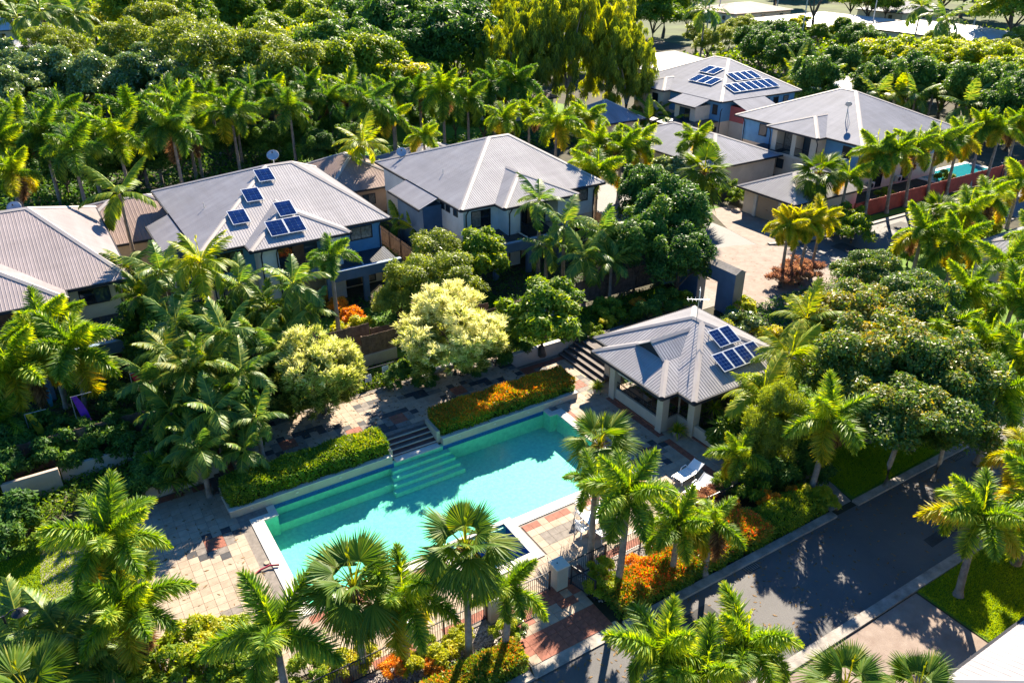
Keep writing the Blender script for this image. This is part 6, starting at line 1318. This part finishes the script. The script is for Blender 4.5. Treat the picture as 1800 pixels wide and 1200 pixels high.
for q, h in (((1263, 32), 11), ((1408, 72), 11), ((1530, 60), 11), ((1240, 75), 10), ((1705, 70), 11), ((1365, 20), 12), ((214, 27), 10)):
    x, y, _ = at(*q); e = empty('power_pole', (x, y, 0), 'tall thin power pole standing among the far houses and trees', 'pole', PG); MB().tube([(x, y, 0), (x, y, h)], [.2, .13], 8).build('pole', M_steel, e); MB().cbox((x, y, h - .5), (1.1, .07, .08), .5).build('cross_arm', M_wood, e); tops.append((x, y, h - .4))
for i, (a, b2) in enumerate(((0, 1), (1, 4), (5, 2), (0, 5), (2, 4))):
    for k in (-.8, .8):
        A, Bq = Vector(tops[a]) + Vector((k * .88, k * .48, 0)), Vector(tops[b2]) + Vector((k * .88, k * .48, 0)); pts = [A.lerp(Bq, t / 10) - Vector((0, 0, 1.2 * 4 * (t / 10) * (1 - t / 10))) for t in range(11)]
        tag(MB().tube(pts, .05, 5).build('power_line', M_frame), 'thin dark power line sagging between the far poles', 'power line', 'power lines')
def car(x, y, yaw, label, m):
    e = empty('car', (x, y, 0), label, 'car'); e.rotation_euler = (0, 0, yaw)
    def loc(b, name, mm, bev=0, par=None):
        me = bpy.data.meshes.new(name); me.from_pydata([tuple(v) for v in b.v], [], b.f); me.materials.append(mm); o = bpy.data.objects.new(name, me); linkobj(o, par or e)
        if bev: q = o.modifiers.new('edge', 'BEVEL'); q.width = bev; q.segments = 3
        return o
    prof = [(-2.2, .35), (2.2, .35), (2.25, .7), (2.1, .92), (1.1, 1.02), (.45, 1.45), (-1.2, 1.48), (-1.95, 1.0), (-2.22, .9)]
    n = len(prof); b = MB(); b.add([(px, -.88, pz) for px, pz in prof] + [(px, .88, pz) for px, pz in prof], [tuple(range(n)), tuple(range(2 * n - 1, n - 1, -1))] + [(i, n + i, n + (i + 1) % n, (i + 1) % n) for i in range(n)]); bd = loc(b, 'body', m, .08)
    g = MB(); g.add([(1.08, -.75, 1.045), (1.08, .75, 1.045), (.5, .68, 1.44), (.5, -.68, 1.44)], [(0, 1, 2, 3)]); loc(g, 'windscreen', M_glass)
    g = MB(); g.add([(-1.25, -.68, 1.46), (-1.25, .68, 1.46), (-1.92, .75, 1.03), (-1.92, -.75, 1.03)], [(0, 1, 2, 3)]); loc(g, 'rear_window', M_glass)
    for s in (-1, 1):
        g = MB(); g.add([(.95, s * .885, 1.03), (.42, s * .885, 1.4), (-1.15, s * .885, 1.42), (-1.75, s * .885, 1.05)], [(0, 1, 2, 3)]); loc(g, 'side_window', M_glass)
        for xx in (-1.35, 1.4): w_ = loc(MB().tube([(xx, s * .72, .32), (xx, s * .92, .32)], .32, 16), 'wheel', M_frame); loc(MB().tube([(xx, s * .9, .32), (xx, s * .935, .32)], .18, 12), 'rim', M_steel, 0, w_)
        loc(MB().cbox((2.2, s * .62, .68), (.05, .2, .08)), 'headlight', M_sign); loc(MB().cbox((-2.2, s * .65, .8), (.05, .18, .08)), 'tail_light', M_redf)
    return e
x, y, _ = at(1556, 107); car(x, y, -R(25), 'pale blue-white car parked in the far yard by the white fence', mat('car_white', (.62, .70, .80), .25, .03, 2, spec=.6))
x, y, _ = at(1352, 45); car(x, y, R(40), 'blue car under the far carport roof', mat('car_blue', (.08, .2, .4), .25, .05, 2, spec=.6))
# gravel beside the pool fence
r = np.random.default_rng(5); n = 9000; P = np.stack([r.uniform(0, 1, n), r.uniform(0, 1, n), r.uniform(.0, .03, n)], 1); P[:, 0] = np.where(r.random(n) < .62, r.uniform(0, 12.2, n), r.uniform(17.1, 27, n)); P[:, 1] = 19.9 + 1.7 * P[:, 1]
V, Q, T2 = blades(P, nrm(r.normal(0, 1, (n, 3)) * [1, 1, .2]), nrm(np.array([0, 0, 1.0]) + r.normal(0, .4, (n, 3))), r.uniform(.05, .11, n), .08, r.random(n), 0, 1)
tag_ = bpy.data.objects.new('gravel', np_mesh('gravel', V, Q, mat('pale_pebble', (.42, .37, .34), .85, .4, 9, col2=(.15, .13, .13)), T2)); linkobj(tag_); tag(tag_, 'pale mixed pebbles along the outside of the pool fence', 'gravel', None, 'stuff')
